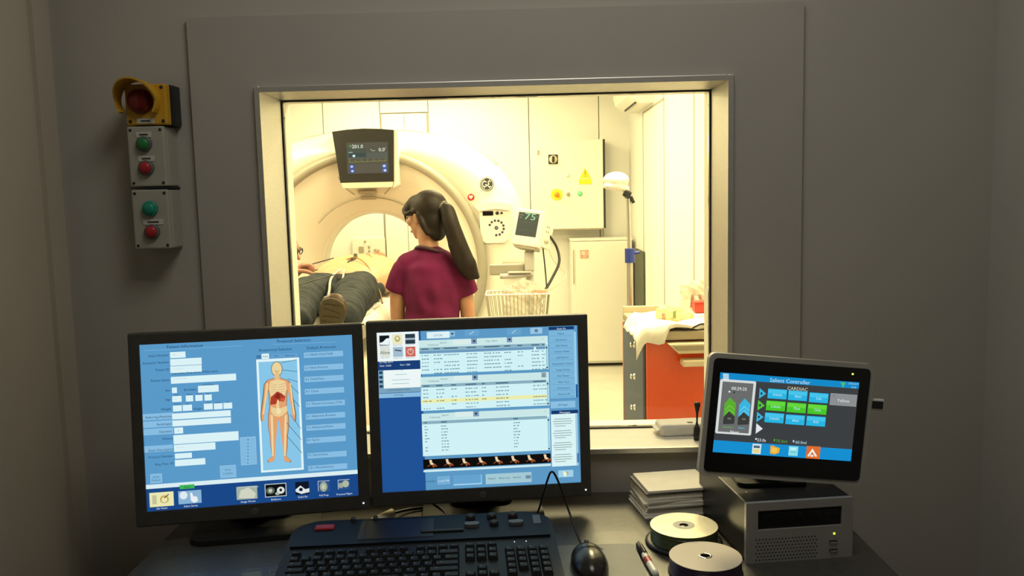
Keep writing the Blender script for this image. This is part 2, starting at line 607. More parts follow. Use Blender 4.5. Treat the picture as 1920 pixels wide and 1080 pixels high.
# ================================================================== pictures shown on the screens
UI_LEFT = [
('r',640,512,1280,1024,'5c9fd0',0),('r',222,73,91,37,'e2fbff',2),('r',268,118,185,42,'e2fbff',2),('r',267,163,185,42,'e2fbff',2),
('r',368,228,386,42,'e2fbff',2),('r',193,290,29,34,'e2fbff',2),('r',393,292,122,42,'e2fbff',2),('r',205,344,55,37,'e2fbff',2),
('r',279,345,43,37,'e2fbff',2),('r',335,345,43,37,'e2fbff',2),('r',389,346,43,37,'e2fbff',2),('r',205,402,52,37,'e2fbff',2),
('r',264,402,55,37,'e2fbff',2),('r',388,402,52,37,'e2fbff',2),('r',447,404,52,37,'e2fbff',2),('r',504,404,52,37,'e2fbff',2),
('r',346,451,346,37,'e2fbff',2),('r',346,494,346,37,'e2fbff',2),('r',207,539,52,37,'e2fbff',2),('r',367,594,386,56,'e2fbff',2),
('r',297,648,245,44,'e2fbff',2),('r',228,696,100,32,'e2fbff',2),('r',266,739,179,39,'e2fbff',2),('r',90,445,179,39,'8cc4ea',1),
('r',88,491,179,39,'8cc4ea',1),('r',86,537,179,39,'8cc4ea',1),('r',80,642,179,39,'8cc4ea',1),('t', 170, 73, 16, 'R', 'Exam Number', '14395f', 4),
('t', 170, 116, 16, 'R', 'Accession Number', '14395f', 4),('t', 168, 161, 16, 'R', 'Patient ID', '14395f', 4),
('t', 168, 226, 16, 'R', 'Patient Name', '14395f', 4),('t', 168, 289, 16, 'R', 'Sex', '14395f', 4),('t', 323, 292, 16, 'R', 'Birthdate', '14395f', 4),
('t', 168, 346, 16, 'R', 'Age', '14395f', 4),('t', 169, 404, 16, 'R', 'Weight', '14395f', 4),('t', 352, 413, 16, 'R', 'Height', '14395f', 4),
('t', 169, 449, 16, 'R', 'Referring Physician', '14395f', 4),('t', 169, 495, 16, 'R', 'Radiologist', '14395f', 4),
('t', 169, 541, 16, 'R', 'Operator', '14395f', 4),('t', 170, 585, 16, 'R', 'History', '14395f', 4),
('t', 169, 652, 16, 'R', 'Exam Description', '14395f', 4),('t', 169, 694, 16, 'R', 'Protocol Number', '14395f', 4),
('t', 169, 740, 16, 'R', 'Req. Proc. ID', '14395f', 4),('t', 182, 187, 15, 'L', 'Last name, First name, Middle name', '14395f', 4),
('t', 206, 319, 11, 'C', 'Years', '14395f', 4),('t', 280, 321, 11, 'C', 'Month', '14395f', 4),('t', 336, 322, 11, 'C', 'Weeks', '14395f', 4),
('t', 390, 323, 11, 'C', 'Days', '14395f', 4),('t', 206, 377, 11, 'C', 'Pounds', '14395f', 4),('t', 265, 378, 11, 'C', 'Kg', '14395f', 4),
('t', 389, 379, 11, 'C', 'Feet', '14395f', 4),('t', 448, 380, 11, 'C', 'Inches', '14395f', 4),('t', 505, 381, 11, 'C', 'Cm', '14395f', 4),
('t', 394, 266, 11, 'C', 'mm/dd/yyyy', '14395f', 4),('t', 202, 72, 13, 'C', '----', '6f97a5', 4),
('t', 189, 160, 13, 'L', '- - ------- -', '8fb2bd', 4),('t', 190, 220, 13, 'L', '---------------', '8fb2bd', 4),
('t', 193, 290, 13, 'C', '-', '6f97a5', 4),('t', 198, 344, 13, 'C', '--', '6f97a5', 4),('t', 346, 290, 13, 'L', '-- - - --', '8fb2bd', 4),
('t', 189, 644, 13, 'L', '--- - ---', '8fb2bd', 4),('t', 204, 539, 12, 'C', 'op', '8fb2bd', 4),
('t', 265, 24, 22, 'C', 'Patient Information', '14395f', 4),('t', 918, 22, 22, 'C', 'Protocol Selection', '14395f', 4),
('t', 805, 72, 20, 'C', 'Anatomical Selector', '14395f', 4),('t', 1084, 73, 20, 'C', 'Default Protocols', '14395f', 4),('l',30,37,610,37,3,'7db8e2',3),
('l',788,38,1177,42,3,'7db8e2',3),('r',816,481,261,708,'e8fcff',1),('r',816,483,234,679,'8ccdf0',2),('r',701,111,29,22,'4b86b5',1),
('r',742,109,45,32,'e8fcff',1),('r',809,110,60,22,'6aa9d8',1),('r',891,111,91,22,'6aa9d8',1),('t', 742, 111, 12, 'C', 'Adult', '14395f', 4),
('t', 809, 111, 12, 'C', 'Infant', '14395f', 4),('t', 891, 112, 12, 'C', 'Reference', '14395f', 4),('t', 701, 112, 12, 'C', 'All', '14395f', 4),
('r',1097,116,245,39,'4c88b8',1),('r',1097,116,243,36,'8cc4ea',2),('t', 982, 116, 16, 'L', '1.1 HEAD ROUTINE', '2d5f8c', 4),
('r',1095,197,245,39,'4c88b8',1),('r',1095,197,243,36,'8cc4ea',2),('t', 980, 197, 16, 'L', '2.1 Neck Routine', '2d5f8c', 4),
('r',1094,269,245,39,'4c88b8',1),('r',1094,269,243,36,'8cc4ea',2),('t', 979, 269, 16, 'L', '3.1 Orbit/Face', '2d5f8c', 4),
('r',1094,346,245,39,'4c88b8',1),('r',1094,346,243,36,'8cc4ea',2),('t', 979, 346, 16, 'L', '4.1 Chest', '2d5f8c', 4),('r',1096,426,245,39,'4c88b8',1),
('r',1096,426,243,36,'8cc4ea',2),('t', 980, 425, 16, 'L', '5.1 Thorax Coronary CTA', '2d5f8c', 4),('r',1094,504,245,39,'4c88b8',1),
('r',1094,504,243,36,'8cc4ea',2),('t', 979, 503, 16, 'L', '6.1 Abdomen Routine', '2d5f8c', 4),('r',1094,575,245,39,'4c88b8',1),
('r',1094,575,243,36,'8cc4ea',2),('t', 978, 574, 16, 'L', '7.1 Abdomen/Pelvis', '2d5f8c', 4),('r',1092,655,245,39,'4c88b8',1),
('r',1092,655,243,36,'8cc4ea',2),('t', 976, 653, 16, 'L', '8.1 Spine', '2d5f8c', 4),('r',1093,751,245,39,'4c88b8',1),('r',1093,751,243,36,'8cc4ea',2),
('t', 977, 748, 16, 'L', '9.1 Extremities', '2d5f8c', 4),('r',1094,831,245,39,'4c88b8',1),('r',1094,831,243,36,'8cc4ea',2),
('t', 978, 828, 16, 'L', '10.1 Miscellaneous', '2d5f8c', 4),('r',615,693,95,174,'a8d4ee',1),('r',615,693,91,169,'86bfe6',2),
('r',616,623,7,5,'2d5f8c',3),('r',615,644,7,5,'2d5f8c',3),('r',614,665,7,5,'2d5f8c',3),('r',613,686,7,5,'2d5f8c',3),('r',612,707,7,5,'2d5f8c',3),
('r',611,727,7,5,'2d5f8c',3),('r',610,748,7,5,'2d5f8c',3),('r',609,769,7,5,'2d5f8c',3),('r',488,813,95,76,'a8d4ee',1),('r',488,813,91,71,'86bfe6',2),
('r',63,824,67,56,'a8d4ee',1),('r',63,824,62,51,'86bfe6',2),('t', 488, 803, 13, 'C', 'Show', '3d6f98', 4),
('t', 487, 825, 13, 'C', 'Localizer', '3d6f98', 4),('t', 63, 817, 15, 'C', 'New', '3d6f98', 4),('t', 62, 836, 15, 'C', 'Patient', '3d6f98', 4),
('r',640,955,1280,140,'17498c',1),('r',640,873,1280,26,'e2f6fa',2),('r',241,889,88,25,'3fb85c',3),('t', 241, 892, 13, 'C', 'Exam', '12502c', 4),
('r',89,955,141,88,'f2efb8',3),('r',47,955,26,56,'c9c9a0',4),('e',105,956,26.2,24.5,'c8b05c',4),('e',105,959,16.7,17.2,'f2efb8',5),
('l',105,948,132,926,6,'6b5a24',6),('r',255,954,136,81,'8db8dc',3),('e',218,941,23.8,24.5,'e6f2fa',4),
('p',[(256,927),(269,928),(275,950),(298,955),(302,982),(278,993),(260,977)],'f0f6fa',4),('r',595,954,125,81,'a9b8a8',3),
('p',[(543,984),(558,936),(606,921),(648,962),(639,992)],'d6dcc8',4),('l',541,916,666,921,4,'c9d2d4',4),('r',769,951,131,83,'cfd8dc',3),
('r',769,951,122,74,'06090f',4),('e',737,952,26.2,22.1,'5d6b60',5),('e',737,952,11.9,12.3,'c7d0b8',6),('e',800,954,23.8,22.1,'dfe8e4',5),
('e',800,952,8.3,9.8,'1a2020',6),('e',779,973,14.3,9.8,'a9b8a8',5),('r',931,951,83,81,'0b1526',3),
('p',[(890,957),(921,934),(950,959),(975,954),(974,979),(925,987),(892,972)],'e6eef2',4),('e',923,959,11.9,11.0,'16202c',5),
('r',1066,950,71,66,'2a5590',3),('e',1063,952,23.8,31.9,'9fae98',4),('e',1063,952,11.9,17.2,'c6cfb6',5),('l',1030,915,1102,916,4,'b8c6d8',4),
('l',1030,915,1030,978,4,'b8c6d8',4),('r',1189,949,71,61,'2a5590',3),('e',1171,952,16.7,17.2,'9fae98',4),('e',1200,944,21.4,22.1,'b4bfa8',4),
('l',1154,917,1226,918,4,'b8c6d8',4),('l',1154,917,1154,976,4,'b8c6d8',4),('t', 88, 1011, 13, 'C', 'Set Views', 'e8f2fa', 5),
('t', 258, 1010, 13, 'C', 'Select Series', 'e8f2fa', 5),('t', 600, 1010, 13, 'C', 'Image Works', 'e8f2fa', 5),
('t', 769, 1010, 13, 'C', 'Brilliance', 'e8f2fa', 5),('t', 933, 1007, 13, 'C', 'Exam Rx', 'e8f2fa', 5),
('t', 1063, 1007, 13, 'C', 'Full Prep', 'e8f2fa', 5),('t', 1190, 1009, 13, 'C', 'Protocol Mgmt', 'e8f2fa', 5),
('p',[(826,234),(828,249),(873,266),(893,292),(899,360),(908,435),(914,485),(911,525),(898,528),(894,484),(885,415),(874,348),(867,321),(862,382),(859,432),(868,494),(867,557),(857,618),(853,680),(843,742),(873,775),(865,784),(832,774),(825,741),(824,678),(817,616),(809,518),(799,517),(787,613),(778,675),(774,737),(766,769),(733,774),(725,764),(756,736),(749,673),(748,611),(740,548),(742,486),(753,425),(753,376),(751,314),(743,340),(729,405),(717,472),(711,515),(698,511),(697,471),(705,422),(717,349),(726,283),(747,259),(792,247),(795,232)],'5f5a48',4),
('p',[(825,236),(827,251),(870,268),(889,293),(895,360),(903,435),(909,485),(906,524),(894,527),(890,484),(882,415),(871,349),(864,322),(859,383),(857,432),(865,494),(864,556),(854,617),(850,679),(841,741),(869,773),(862,782),(830,772),(824,739),(823,677),(817,615),(809,518),(800,517),(788,613),(779,674),(775,736),(767,768),(736,773),(729,762),(758,735),(751,672),(750,610),(743,548),(745,487),(756,426),(756,377),(754,315),(746,342),(732,406),(721,473),(715,515),(703,511),(702,472),(710,423),(722,350),(730,284),(750,261),(794,249),(796,234)],'eda873',5),
('e',808,193,34.6,47.8,'6a6248',4),('e',808,193,31.0,44.1,'f3dca4',5),('r',807,240,31,32,'efc48c',6),
('p',[(789,197),(809,208),(830,198),(808,213)],'8a7446',7),('l',793,219,824,219,3,'c7a768',7),
('p',[(766,269),(809,257),(857,272),(863,321),(847,364),(807,333),(765,362),(755,315)],'f4dba0',6),('l',768,282,804,293,3,'e0a98c',7),
('l',855,284,816,294,3,'e0a98c',7),('l',767,299,803,308,3,'e0a98c',7),('l',854,301,815,309,3,'e0a98c',7),('l',767,316,803,323,3,'e0a98c',7),
('l',853,318,815,324,3,'e0a98c',7),('l',766,333,802,338,3,'e0a98c',7),('l',853,336,814,338,3,'e0a98c',7),
('p',[(805,333),(765,367),(758,414),(790,413),(809,392),(839,401),(854,370),(831,347)],'b5402a',7),
('p',[(804,338),(786,372),(816,380),(823,356)],'8c2a22',8),('e',836,386,14.3,12.3,'d2603c',8),
('p',[(802,386),(794,440),(813,442),(811,386)],'f4dba0',8),
('p',[(762,426),(807,444),(859,427),(862,460),(827,487),(805,493),(781,484),(761,458)],'f2d79a',8),('e',808,456,14.3,19.6,'fae8b8',9),
('l',765,478,764,599,13,'f6dfa6',7),('l',764,599,761,735,11,'f6dfa6',7),('l',747,278,730,387,10,'f6dfa6',7),('l',730,387,714,472,8,'f6dfa6',7),
('l',851,484,842,604,13,'f6dfa6',7),('l',842,604,834,740,11,'f6dfa6',7),('l',886,286,894,397,10,'f6dfa6',7),('l',894,397,902,484,8,'f6dfa6',7),
('l',837,154,933,141,3,'35607f',9),('l',839,200,933,215,3,'35607f',9),('l',873,258,933,281,3,'35607f',9),('l',886,298,935,353,3,'35607f',9),
('l',897,385,938,437,3,'35607f',9),('l',878,483,938,576,3,'35607f',9),('l',852,531,939,646,3,'35607f',9),('l',851,615,939,730,3,'35607f',9),
]
UI_RIGHT = [
('r',640,512,1280,1024,'5f9ecb',0),('r',138,512,276,1024,'1f549b',1),('r',132,95,264,186,'f4ffff',2),('r',48,52,62,63,'10161c',3),
('r',130,48,62,63,'f5f0c8',3),('r',210,48,62,63,'2b3c4c',3),('r',50,125,62,63,'e3e8dc',3),('r',131,128,62,63,'a9c4d6',3),
('r',209,129,62,63,'d2695c',3),('p',[(62,39),(79,39),(77,81),(18,78),(19,66),(38,61)],'f4ffff',4),('e',130,44,16.8,19.4,'b9a860',4),
('e',130,42,9.6,10.9,'f5f0c8',5),('r',210,48,62,12,'a8b8c0',4),('t', 49, 131, 24, 'C', 'Aline', '4a5048', 4),('l',111,115,152,122,7,'2b3c4c',4),
('e',209,129,20.4,20.6,'f0c6bc',4),('e',209,129,14.4,14.6,'d2695c',5),('l',211,108,209,129,5,'f0c6bc',6),
('t', 46, 88, 8, 'C', 'Image Works', '4d7488', 4),('t', 128, 85, 8, 'C', 'Image Works', '4d7488', 4),
('t', 208, 84, 8, 'C', 'Image Works', '4d7488', 4),('t', 48, 162, 8, 'C', 'Image Works', '4d7488', 4),
('t', 128, 168, 8, 'C', 'Image Works', '4d7488', 4),('t', 207, 168, 8, 'C', 'Image Works', '4d7488', 4),('r',134,213,268,56,'163f7c',3),
('t', 12, 191, 13, 'L', '27 May 2019', 'e8f4fa', 4),('t', 13, 214, 12, 'L', 'Disk: 16350', 'e8f4fa', 4),
('t', 141, 212, 12, 'L', 'Raw: 1586', 'e8f4fa', 4),('r',18,300,30,116,'86b4cc',3),('r',152,300,236,116,'f4ffff',3),('r',18,256,22,18,'2b4658',4),
('r',18,285,22,18,'2b4658',4),('r',18,314,22,18,'2b4658',4),('r',18,343,22,18,'2b4658',4),('t', 149, 246, 11, 'C', '12', '4d7488', 4),
('r',144,272,72,4,'a9cdd4',5),('r',142,306,114,4,'a9cdd4',5),('r',141,330,106,4,'a9cdd4',5),('r',134,372,268,30,'7ea9c4',3),
('t', 127, 369, 11, 'C', 'Current acquisition status', '2b4658', 4),('r',134,404,268,28,'8fc3e8',3),('t', 125, 403, 12, 'C', 'Feed Page', '2b4658', 4),
('r',387,30,144,41,'e6fbff',2),('t', 387, 33, 15, 'C', 'LOCAL', '4d7488', 4),('r',476,26,34,34,'8fc3e8',3),
('p',[(467,20),(486,21),(476,34)],'10202c',4),('r',601,25,91,41,'6aa8d4',2),('l',586,34,614,16,5,'b8dcf2',3),('r',870,27,91,41,'6aa8d4',2),
('l',856,36,883,18,5,'b8dcf2',3),('r',1013,26,77,39,'9fcdea',2),('e',1013,26,12.0,10.9,'5a86a8',3),('r',675,169,822,214,'d8fbff',2),
('r',675,83,822,44,'d2f0f0',3),('r',667,117,804,20,'8fb6c6',3),('r',300,117,44,7,'46687c',4),('r',374,117,40,7,'46687c',4),
('r',464,117,90,7,'46687c',4),('r',594,117,60,7,'46687c',4),('r',724,117,100,7,'46687c',4),('r',824,117,40,7,'46687c',4),('r',904,117,30,7,'46687c',4),
('r',1004,117,50,7,'46687c',4),('r',1054,117,16,7,'46687c',4),('r',282,158,8,6,'6f9aa6',4),('r',302,158,13,6,'6f9aa6',4),('r',317,158,9,6,'6f9aa6',4),
('r',361,158,13,6,'6f9aa6',4),('r',382,158,11,6,'6f9aa6',4),('r',395,158,10,6,'6f9aa6',4),('r',425,158,11,6,'6f9aa6',4),('r',437,158,8,6,'6f9aa6',4),
('r',450,158,10,6,'6f9aa6',4),('r',464,158,11,6,'6f9aa6',4),('r',478,158,10,6,'6f9aa6',4),('r',492,158,11,6,'6f9aa6',4),('r',507,158,12,6,'6f9aa6',4),
('r',570,158,12,6,'6f9aa6',4),('r',592,158,13,6,'6f9aa6',4),('r',612,158,10,6,'6f9aa6',4),('r',625,158,10,6,'6f9aa6',4),('r',682,158,15,6,'6f9aa6',4),
('r',697,158,7,6,'6f9aa6',4),('r',712,158,16,6,'6f9aa6',4),('r',735,158,11,6,'6f9aa6',4),('r',754,158,10,6,'6f9aa6',4),('r',770,158,13,6,'6f9aa6',4),
('r',811,158,14,6,'6f9aa6',4),('r',826,158,10,6,'6f9aa6',4),('r',841,158,11,6,'6f9aa6',4),('r',896,158,14,6,'6f9aa6',4),('r',918,158,11,6,'6f9aa6',4),
('r',986,158,14,6,'6f9aa6',4),('r',1008,158,12,6,'6f9aa6',4),('r',1022,158,10,6,'6f9aa6',4),('r',1051,158,10,6,'6f9aa6',4),
('r',284,181,11,6,'6f9aa6',4),('r',298,181,12,6,'6f9aa6',4),('r',316,181,16,6,'6f9aa6',4),('r',359,181,10,6,'6f9aa6',4),('r',372,181,8,6,'6f9aa6',4),
('r',384,181,10,6,'6f9aa6',4),('r',401,181,16,6,'6f9aa6',4),('r',569,181,9,6,'6f9aa6',4),('r',584,181,14,6,'6f9aa6',4),('r',598,181,7,6,'6f9aa6',4),
('r',609,181,8,6,'6f9aa6',4),('r',623,181,12,6,'6f9aa6',4),('r',680,181,12,6,'6f9aa6',4),('r',696,181,13,6,'6f9aa6',4),('r',715,181,8,6,'6f9aa6',4),
('r',731,181,16,6,'6f9aa6',4),('r',749,181,14,6,'6f9aa6',4),('r',765,181,9,6,'6f9aa6',4),('r',780,181,13,6,'6f9aa6',4),('r',893,181,7,6,'6f9aa6',4),
('r',904,181,7,6,'6f9aa6',4),('r',916,181,9,6,'6f9aa6',4),('r',985,181,12,6,'6f9aa6',4),('r',1003,181,16,6,'6f9aa6',4),('r',1021,181,14,6,'6f9aa6',4),
('r',1051,181,10,6,'6f9aa6',4),('r',1063,181,7,6,'6f9aa6',4),('r',283,204,9,6,'6f9aa6',4),('r',301,204,9,6,'6f9aa6',4),('r',318,204,7,6,'6f9aa6',4),
('r',359,204,10,6,'6f9aa6',4),('r',372,204,7,6,'6f9aa6',4),('r',386,204,15,6,'6f9aa6',4),('r',426,204,13,6,'6f9aa6',4),('r',446,204,10,6,'6f9aa6',4),
('r',460,204,10,6,'6f9aa6',4),('r',475,204,14,6,'6f9aa6',4),('r',493,204,14,6,'6f9aa6',4),('r',508,204,10,6,'6f9aa6',4),('r',571,204,13,6,'6f9aa6',4),
('r',587,204,14,6,'6f9aa6',4),('r',601,204,7,6,'6f9aa6',4),('r',613,204,11,6,'6f9aa6',4),('r',627,204,10,6,'6f9aa6',4),('r',679,204,10,6,'6f9aa6',4),
('r',694,204,11,6,'6f9aa6',4),('r',708,204,12,6,'6f9aa6',4),('r',723,204,12,6,'6f9aa6',4),('r',742,204,8,6,'6f9aa6',4),('r',762,204,13,6,'6f9aa6',4),
('r',808,204,7,6,'6f9aa6',4),('r',822,204,13,6,'6f9aa6',4),('r',838,204,13,6,'6f9aa6',4),('r',984,204,9,6,'6f9aa6',4),('r',998,204,11,6,'6f9aa6',4),
('r',1019,204,14,6,'6f9aa6',4),('r',1053,204,13,6,'6f9aa6',4),('r',284,227,11,6,'6f9aa6',4),('r',300,227,13,6,'6f9aa6',4),('r',314,227,8,6,'6f9aa6',4),
('r',423,227,7,6,'6f9aa6',4),('r',438,227,16,6,'6f9aa6',4),('r',455,227,11,6,'6f9aa6',4),('r',473,227,7,6,'6f9aa6',4),('r',486,227,14,6,'6f9aa6',4),
('r',509,227,14,6,'6f9aa6',4),('r',571,227,13,6,'6f9aa6',4),('r',584,227,7,6,'6f9aa6',4),('r',595,227,9,6,'6f9aa6',4),('r',610,227,16,6,'6f9aa6',4),
('r',626,227,8,6,'6f9aa6',4),('r',681,227,13,6,'6f9aa6',4),('r',698,227,15,6,'6f9aa6',4),('r',713,227,10,6,'6f9aa6',4),('r',729,227,16,6,'6f9aa6',4),
('r',749,227,15,6,'6f9aa6',4),('r',768,227,15,6,'6f9aa6',4),('r',808,227,7,6,'6f9aa6',4),('r',828,227,16,6,'6f9aa6',4),('r',846,227,14,6,'6f9aa6',4),
('r',984,227,9,6,'6f9aa6',4),('r',997,227,12,6,'6f9aa6',4),('r',1014,227,15,6,'6f9aa6',4),('r',1030,227,11,6,'6f9aa6',4),('r',1050,227,8,6,'6f9aa6',4),
('r',283,250,10,6,'6f9aa6',4),('r',299,250,13,6,'6f9aa6',4),('r',315,250,14,6,'6f9aa6',4),('r',358,250,8,6,'6f9aa6',4),('r',377,250,12,6,'6f9aa6',4),
('r',399,250,13,6,'6f9aa6',4),('r',426,250,14,6,'6f9aa6',4),('r',441,250,10,6,'6f9aa6',4),('r',461,250,11,6,'6f9aa6',4),('r',477,250,13,6,'6f9aa6',4),
('r',494,250,15,6,'6f9aa6',4),('r',510,250,12,6,'6f9aa6',4),('r',569,250,9,6,'6f9aa6',4),('r',584,250,14,6,'6f9aa6',4),('r',601,250,11,6,'6f9aa6',4),
('r',619,250,7,6,'6f9aa6',4),('r',680,250,11,6,'6f9aa6',4),('r',696,250,15,6,'6f9aa6',4),('r',713,250,14,6,'6f9aa6',4),('r',737,250,16,6,'6f9aa6',4),
('r',757,250,15,6,'6f9aa6',4),('r',775,250,15,6,'6f9aa6',4),('r',810,250,11,6,'6f9aa6',4),('r',824,250,10,6,'6f9aa6',4),('r',836,250,7,6,'6f9aa6',4),
('r',895,250,12,6,'6f9aa6',4),('r',917,250,14,6,'6f9aa6',4),('r',987,250,15,6,'6f9aa6',4),('r',1006,250,16,6,'6f9aa6',4),
('r',1030,250,14,6,'6f9aa6',4),('r',1054,250,16,6,'6f9aa6',4),('r',361,273,13,6,'6f9aa6',4),('r',378,273,16,6,'6f9aa6',4),
('r',397,273,16,6,'6f9aa6',4),('r',425,273,12,6,'6f9aa6',4),('r',442,273,16,6,'6f9aa6',4),('r',462,273,16,6,'6f9aa6',4),('r',477,273,8,6,'6f9aa6',4),
('r',490,273,9,6,'6f9aa6',4),('r',504,273,12,6,'6f9aa6',4),('r',568,273,7,6,'6f9aa6',4),('r',584,273,7,6,'6f9aa6',4),('r',600,273,8,6,'6f9aa6',4),
('r',612,273,8,6,'6f9aa6',4),('r',624,273,9,6,'6f9aa6',4),('r',808,273,8,6,'6f9aa6',4),('r',820,273,9,6,'6f9aa6',4),('r',840,273,14,6,'6f9aa6',4),
('r',985,273,11,6,'6f9aa6',4),('r',1006,273,13,6,'6f9aa6',4),('r',1026,273,10,6,'6f9aa6',4),('r',1052,273,11,6,'6f9aa6',4),
('r',1066,273,10,6,'6f9aa6',4),('r',1077,189,12,144,'a8d4e2',4),('r',1077,137,10,10,'1d3444',5),('r',1077,266,10,10,'1d3444',5),
('r',667,137,804,18,'6f9fc4',4),('e',1001,139,7.2,9.7,'f4ffff',6),('r',675,403,822,216,'d8fbff',2),('r',675,317,822,44,'d2f0f0',3),
('r',667,353,804,20,'8fb6c6',3),('r',300,353,40,7,'46687c',4),('r',384,353,40,7,'46687c',4),('r',474,353,30,7,'46687c',4),
('r',584,353,70,7,'46687c',4),('r',664,353,20,7,'46687c',4),('r',784,353,80,7,'46687c',4),('r',1024,353,80,7,'46687c',4),('r',287,379,15,6,'6f9aa6',4),
('r',305,379,13,6,'6f9aa6',4),('r',370,379,12,6,'6f9aa6',4),('r',387,379,14,6,'6f9aa6',4),('r',406,379,16,6,'6f9aa6',4),('r',466,379,15,6,'6f9aa6',4),
('r',485,379,15,6,'6f9aa6',4),('r',555,379,13,6,'6f9aa6',4),('r',574,379,16,6,'6f9aa6',4),('r',589,379,9,6,'6f9aa6',4),('r',607,379,8,6,'6f9aa6',4),
('r',621,379,12,6,'6f9aa6',4),('r',658,379,8,6,'6f9aa6',4),('r',673,379,14,6,'6f9aa6',4),('r',751,379,14,6,'6f9aa6',4),('r',771,379,8,6,'6f9aa6',4),
('r',783,379,10,6,'6f9aa6',4),('r',796,379,11,6,'6f9aa6',4),('r',808,379,7,6,'6f9aa6',4),('r',821,379,13,6,'6f9aa6',4),('r',991,379,15,6,'6f9aa6',4),
('r',1015,379,15,6,'6f9aa6',4),('r',1030,379,7,6,'6f9aa6',4),('r',1048,379,10,6,'6f9aa6',4),('r',1060,379,8,6,'6f9aa6',4),
('r',286,403,12,6,'6f9aa6',4),('r',299,403,8,6,'6f9aa6',4),('r',310,403,7,6,'6f9aa6',4),('r',368,403,9,6,'6f9aa6',4),('r',386,403,9,6,'6f9aa6',4),
('r',406,403,13,6,'6f9aa6',4),('r',556,403,15,6,'6f9aa6',4),('r',571,403,7,6,'6f9aa6',4),('r',591,403,15,6,'6f9aa6',4),('r',609,403,15,6,'6f9aa6',4),
('r',659,403,11,6,'6f9aa6',4),('r',676,403,15,6,'6f9aa6',4),('r',748,403,9,6,'6f9aa6',4),('r',764,403,15,6,'6f9aa6',4),('r',783,403,15,6,'6f9aa6',4),
('r',805,403,11,6,'6f9aa6',4),('r',821,403,12,6,'6f9aa6',4),('r',990,403,13,6,'6f9aa6',4),('r',1005,403,11,6,'6f9aa6',4),('r',1023,403,7,6,'6f9aa6',4),
('r',1035,403,9,6,'6f9aa6',4),('r',1047,403,9,6,'6f9aa6',4),('r',1063,403,16,6,'6f9aa6',4),('r',287,427,15,6,'6f9aa6',4),('r',305,427,14,6,'6f9aa6',4),
('r',371,427,14,6,'6f9aa6',4),('r',393,427,13,6,'6f9aa6',4),('r',466,427,15,6,'6f9aa6',4),('r',488,427,10,6,'6f9aa6',4),('r',555,427,12,6,'6f9aa6',4),
('r',571,427,13,6,'6f9aa6',4),('r',590,427,7,6,'6f9aa6',4),('r',608,427,10,6,'6f9aa6',4),('r',625,427,16,6,'6f9aa6',4),('r',661,427,14,6,'6f9aa6',4),
('r',748,427,8,6,'6f9aa6',4),('r',761,427,12,6,'6f9aa6',4),('r',773,427,7,6,'6f9aa6',4),('r',792,427,12,6,'6f9aa6',4),('r',814,427,14,6,'6f9aa6',4),
('r',667,451,804,24,'f4f6b4',3),('r',283,451,7,6,'7d8f74',4),('r',298,451,15,6,'7d8f74',4),('r',323,451,16,6,'7d8f74',4),('r',369,451,10,6,'7d8f74',4),
('r',387,451,8,6,'7d8f74',4),('r',403,451,16,6,'7d8f74',4),('r',463,451,8,6,'7d8f74',4),('r',483,451,15,6,'7d8f74',4),('r',554,451,10,6,'7d8f74',4),
('r',573,451,11,6,'7d8f74',4),('r',591,451,7,6,'7d8f74',4),('r',607,451,7,6,'7d8f74',4),('r',621,451,14,6,'7d8f74',4),('r',660,451,12,6,'7d8f74',4),
('r',675,451,12,6,'7d8f74',4),('r',752,451,16,6,'7d8f74',4),('r',767,451,7,6,'7d8f74',4),('r',780,451,13,6,'7d8f74',4),('r',795,451,8,6,'7d8f74',4),
('r',815,451,15,6,'7d8f74',4),('r',989,451,11,6,'7d8f74',4),('r',1004,451,13,6,'7d8f74',4),('r',1019,451,9,6,'7d8f74',4),('r',1030,451,7,6,'7d8f74',4),
('r',1044,451,13,6,'7d8f74',4),('r',1061,451,12,6,'7d8f74',4),('r',467,475,16,6,'6f9aa6',4),('r',483,475,11,6,'6f9aa6',4),('r',552,475,7,6,'6f9aa6',4),
('r',565,475,11,6,'6f9aa6',4),('r',585,475,11,6,'6f9aa6',4),('r',604,475,9,6,'6f9aa6',4),('r',624,475,12,6,'6f9aa6',4),('r',752,475,16,6,'6f9aa6',4),
('r',768,475,10,6,'6f9aa6',4),('r',782,475,10,6,'6f9aa6',4),('r',803,475,14,6,'6f9aa6',4),('r',819,475,12,6,'6f9aa6',4),('r',989,475,10,6,'6f9aa6',4),
('r',1001,475,8,6,'6f9aa6',4),('r',1015,475,15,6,'6f9aa6',4),('r',1030,475,8,6,'6f9aa6',4),('r',1043,475,11,6,'6f9aa6',4),
('r',1066,475,16,6,'6f9aa6',4),('r',284,499,8,6,'6f9aa6',4),('r',301,499,9,6,'6f9aa6',4),('r',318,499,7,6,'6f9aa6',4),('r',369,499,11,6,'6f9aa6',4),
('r',386,499,16,6,'6f9aa6',4),('r',404,499,12,6,'6f9aa6',4),('r',555,499,12,6,'6f9aa6',4),('r',568,499,9,6,'6f9aa6',4),('r',579,499,7,6,'6f9aa6',4),
('r',590,499,9,6,'6f9aa6',4),('r',607,499,7,6,'6f9aa6',4),('r',751,499,14,6,'6f9aa6',4),('r',766,499,10,6,'6f9aa6',4),('r',780,499,13,6,'6f9aa6',4),
('r',799,499,16,6,'6f9aa6',4),('r',823,499,14,6,'6f9aa6',4),('r',990,499,13,6,'6f9aa6',4),('r',1012,499,13,6,'6f9aa6',4),('r',1025,499,7,6,'6f9aa6',4),
('r',1036,499,9,6,'6f9aa6',4),('r',1050,499,10,6,'6f9aa6',4),('r',1064,499,10,6,'6f9aa6',4),('r',1077,423,12,146,'a8d4e2',4),
('r',1077,371,10,10,'1d3444',5),('r',1077,501,10,10,'1d3444',5),('r',675,667,820,274,'d8fbff',2),('r',675,552,820,44,'d2f0f0',3),
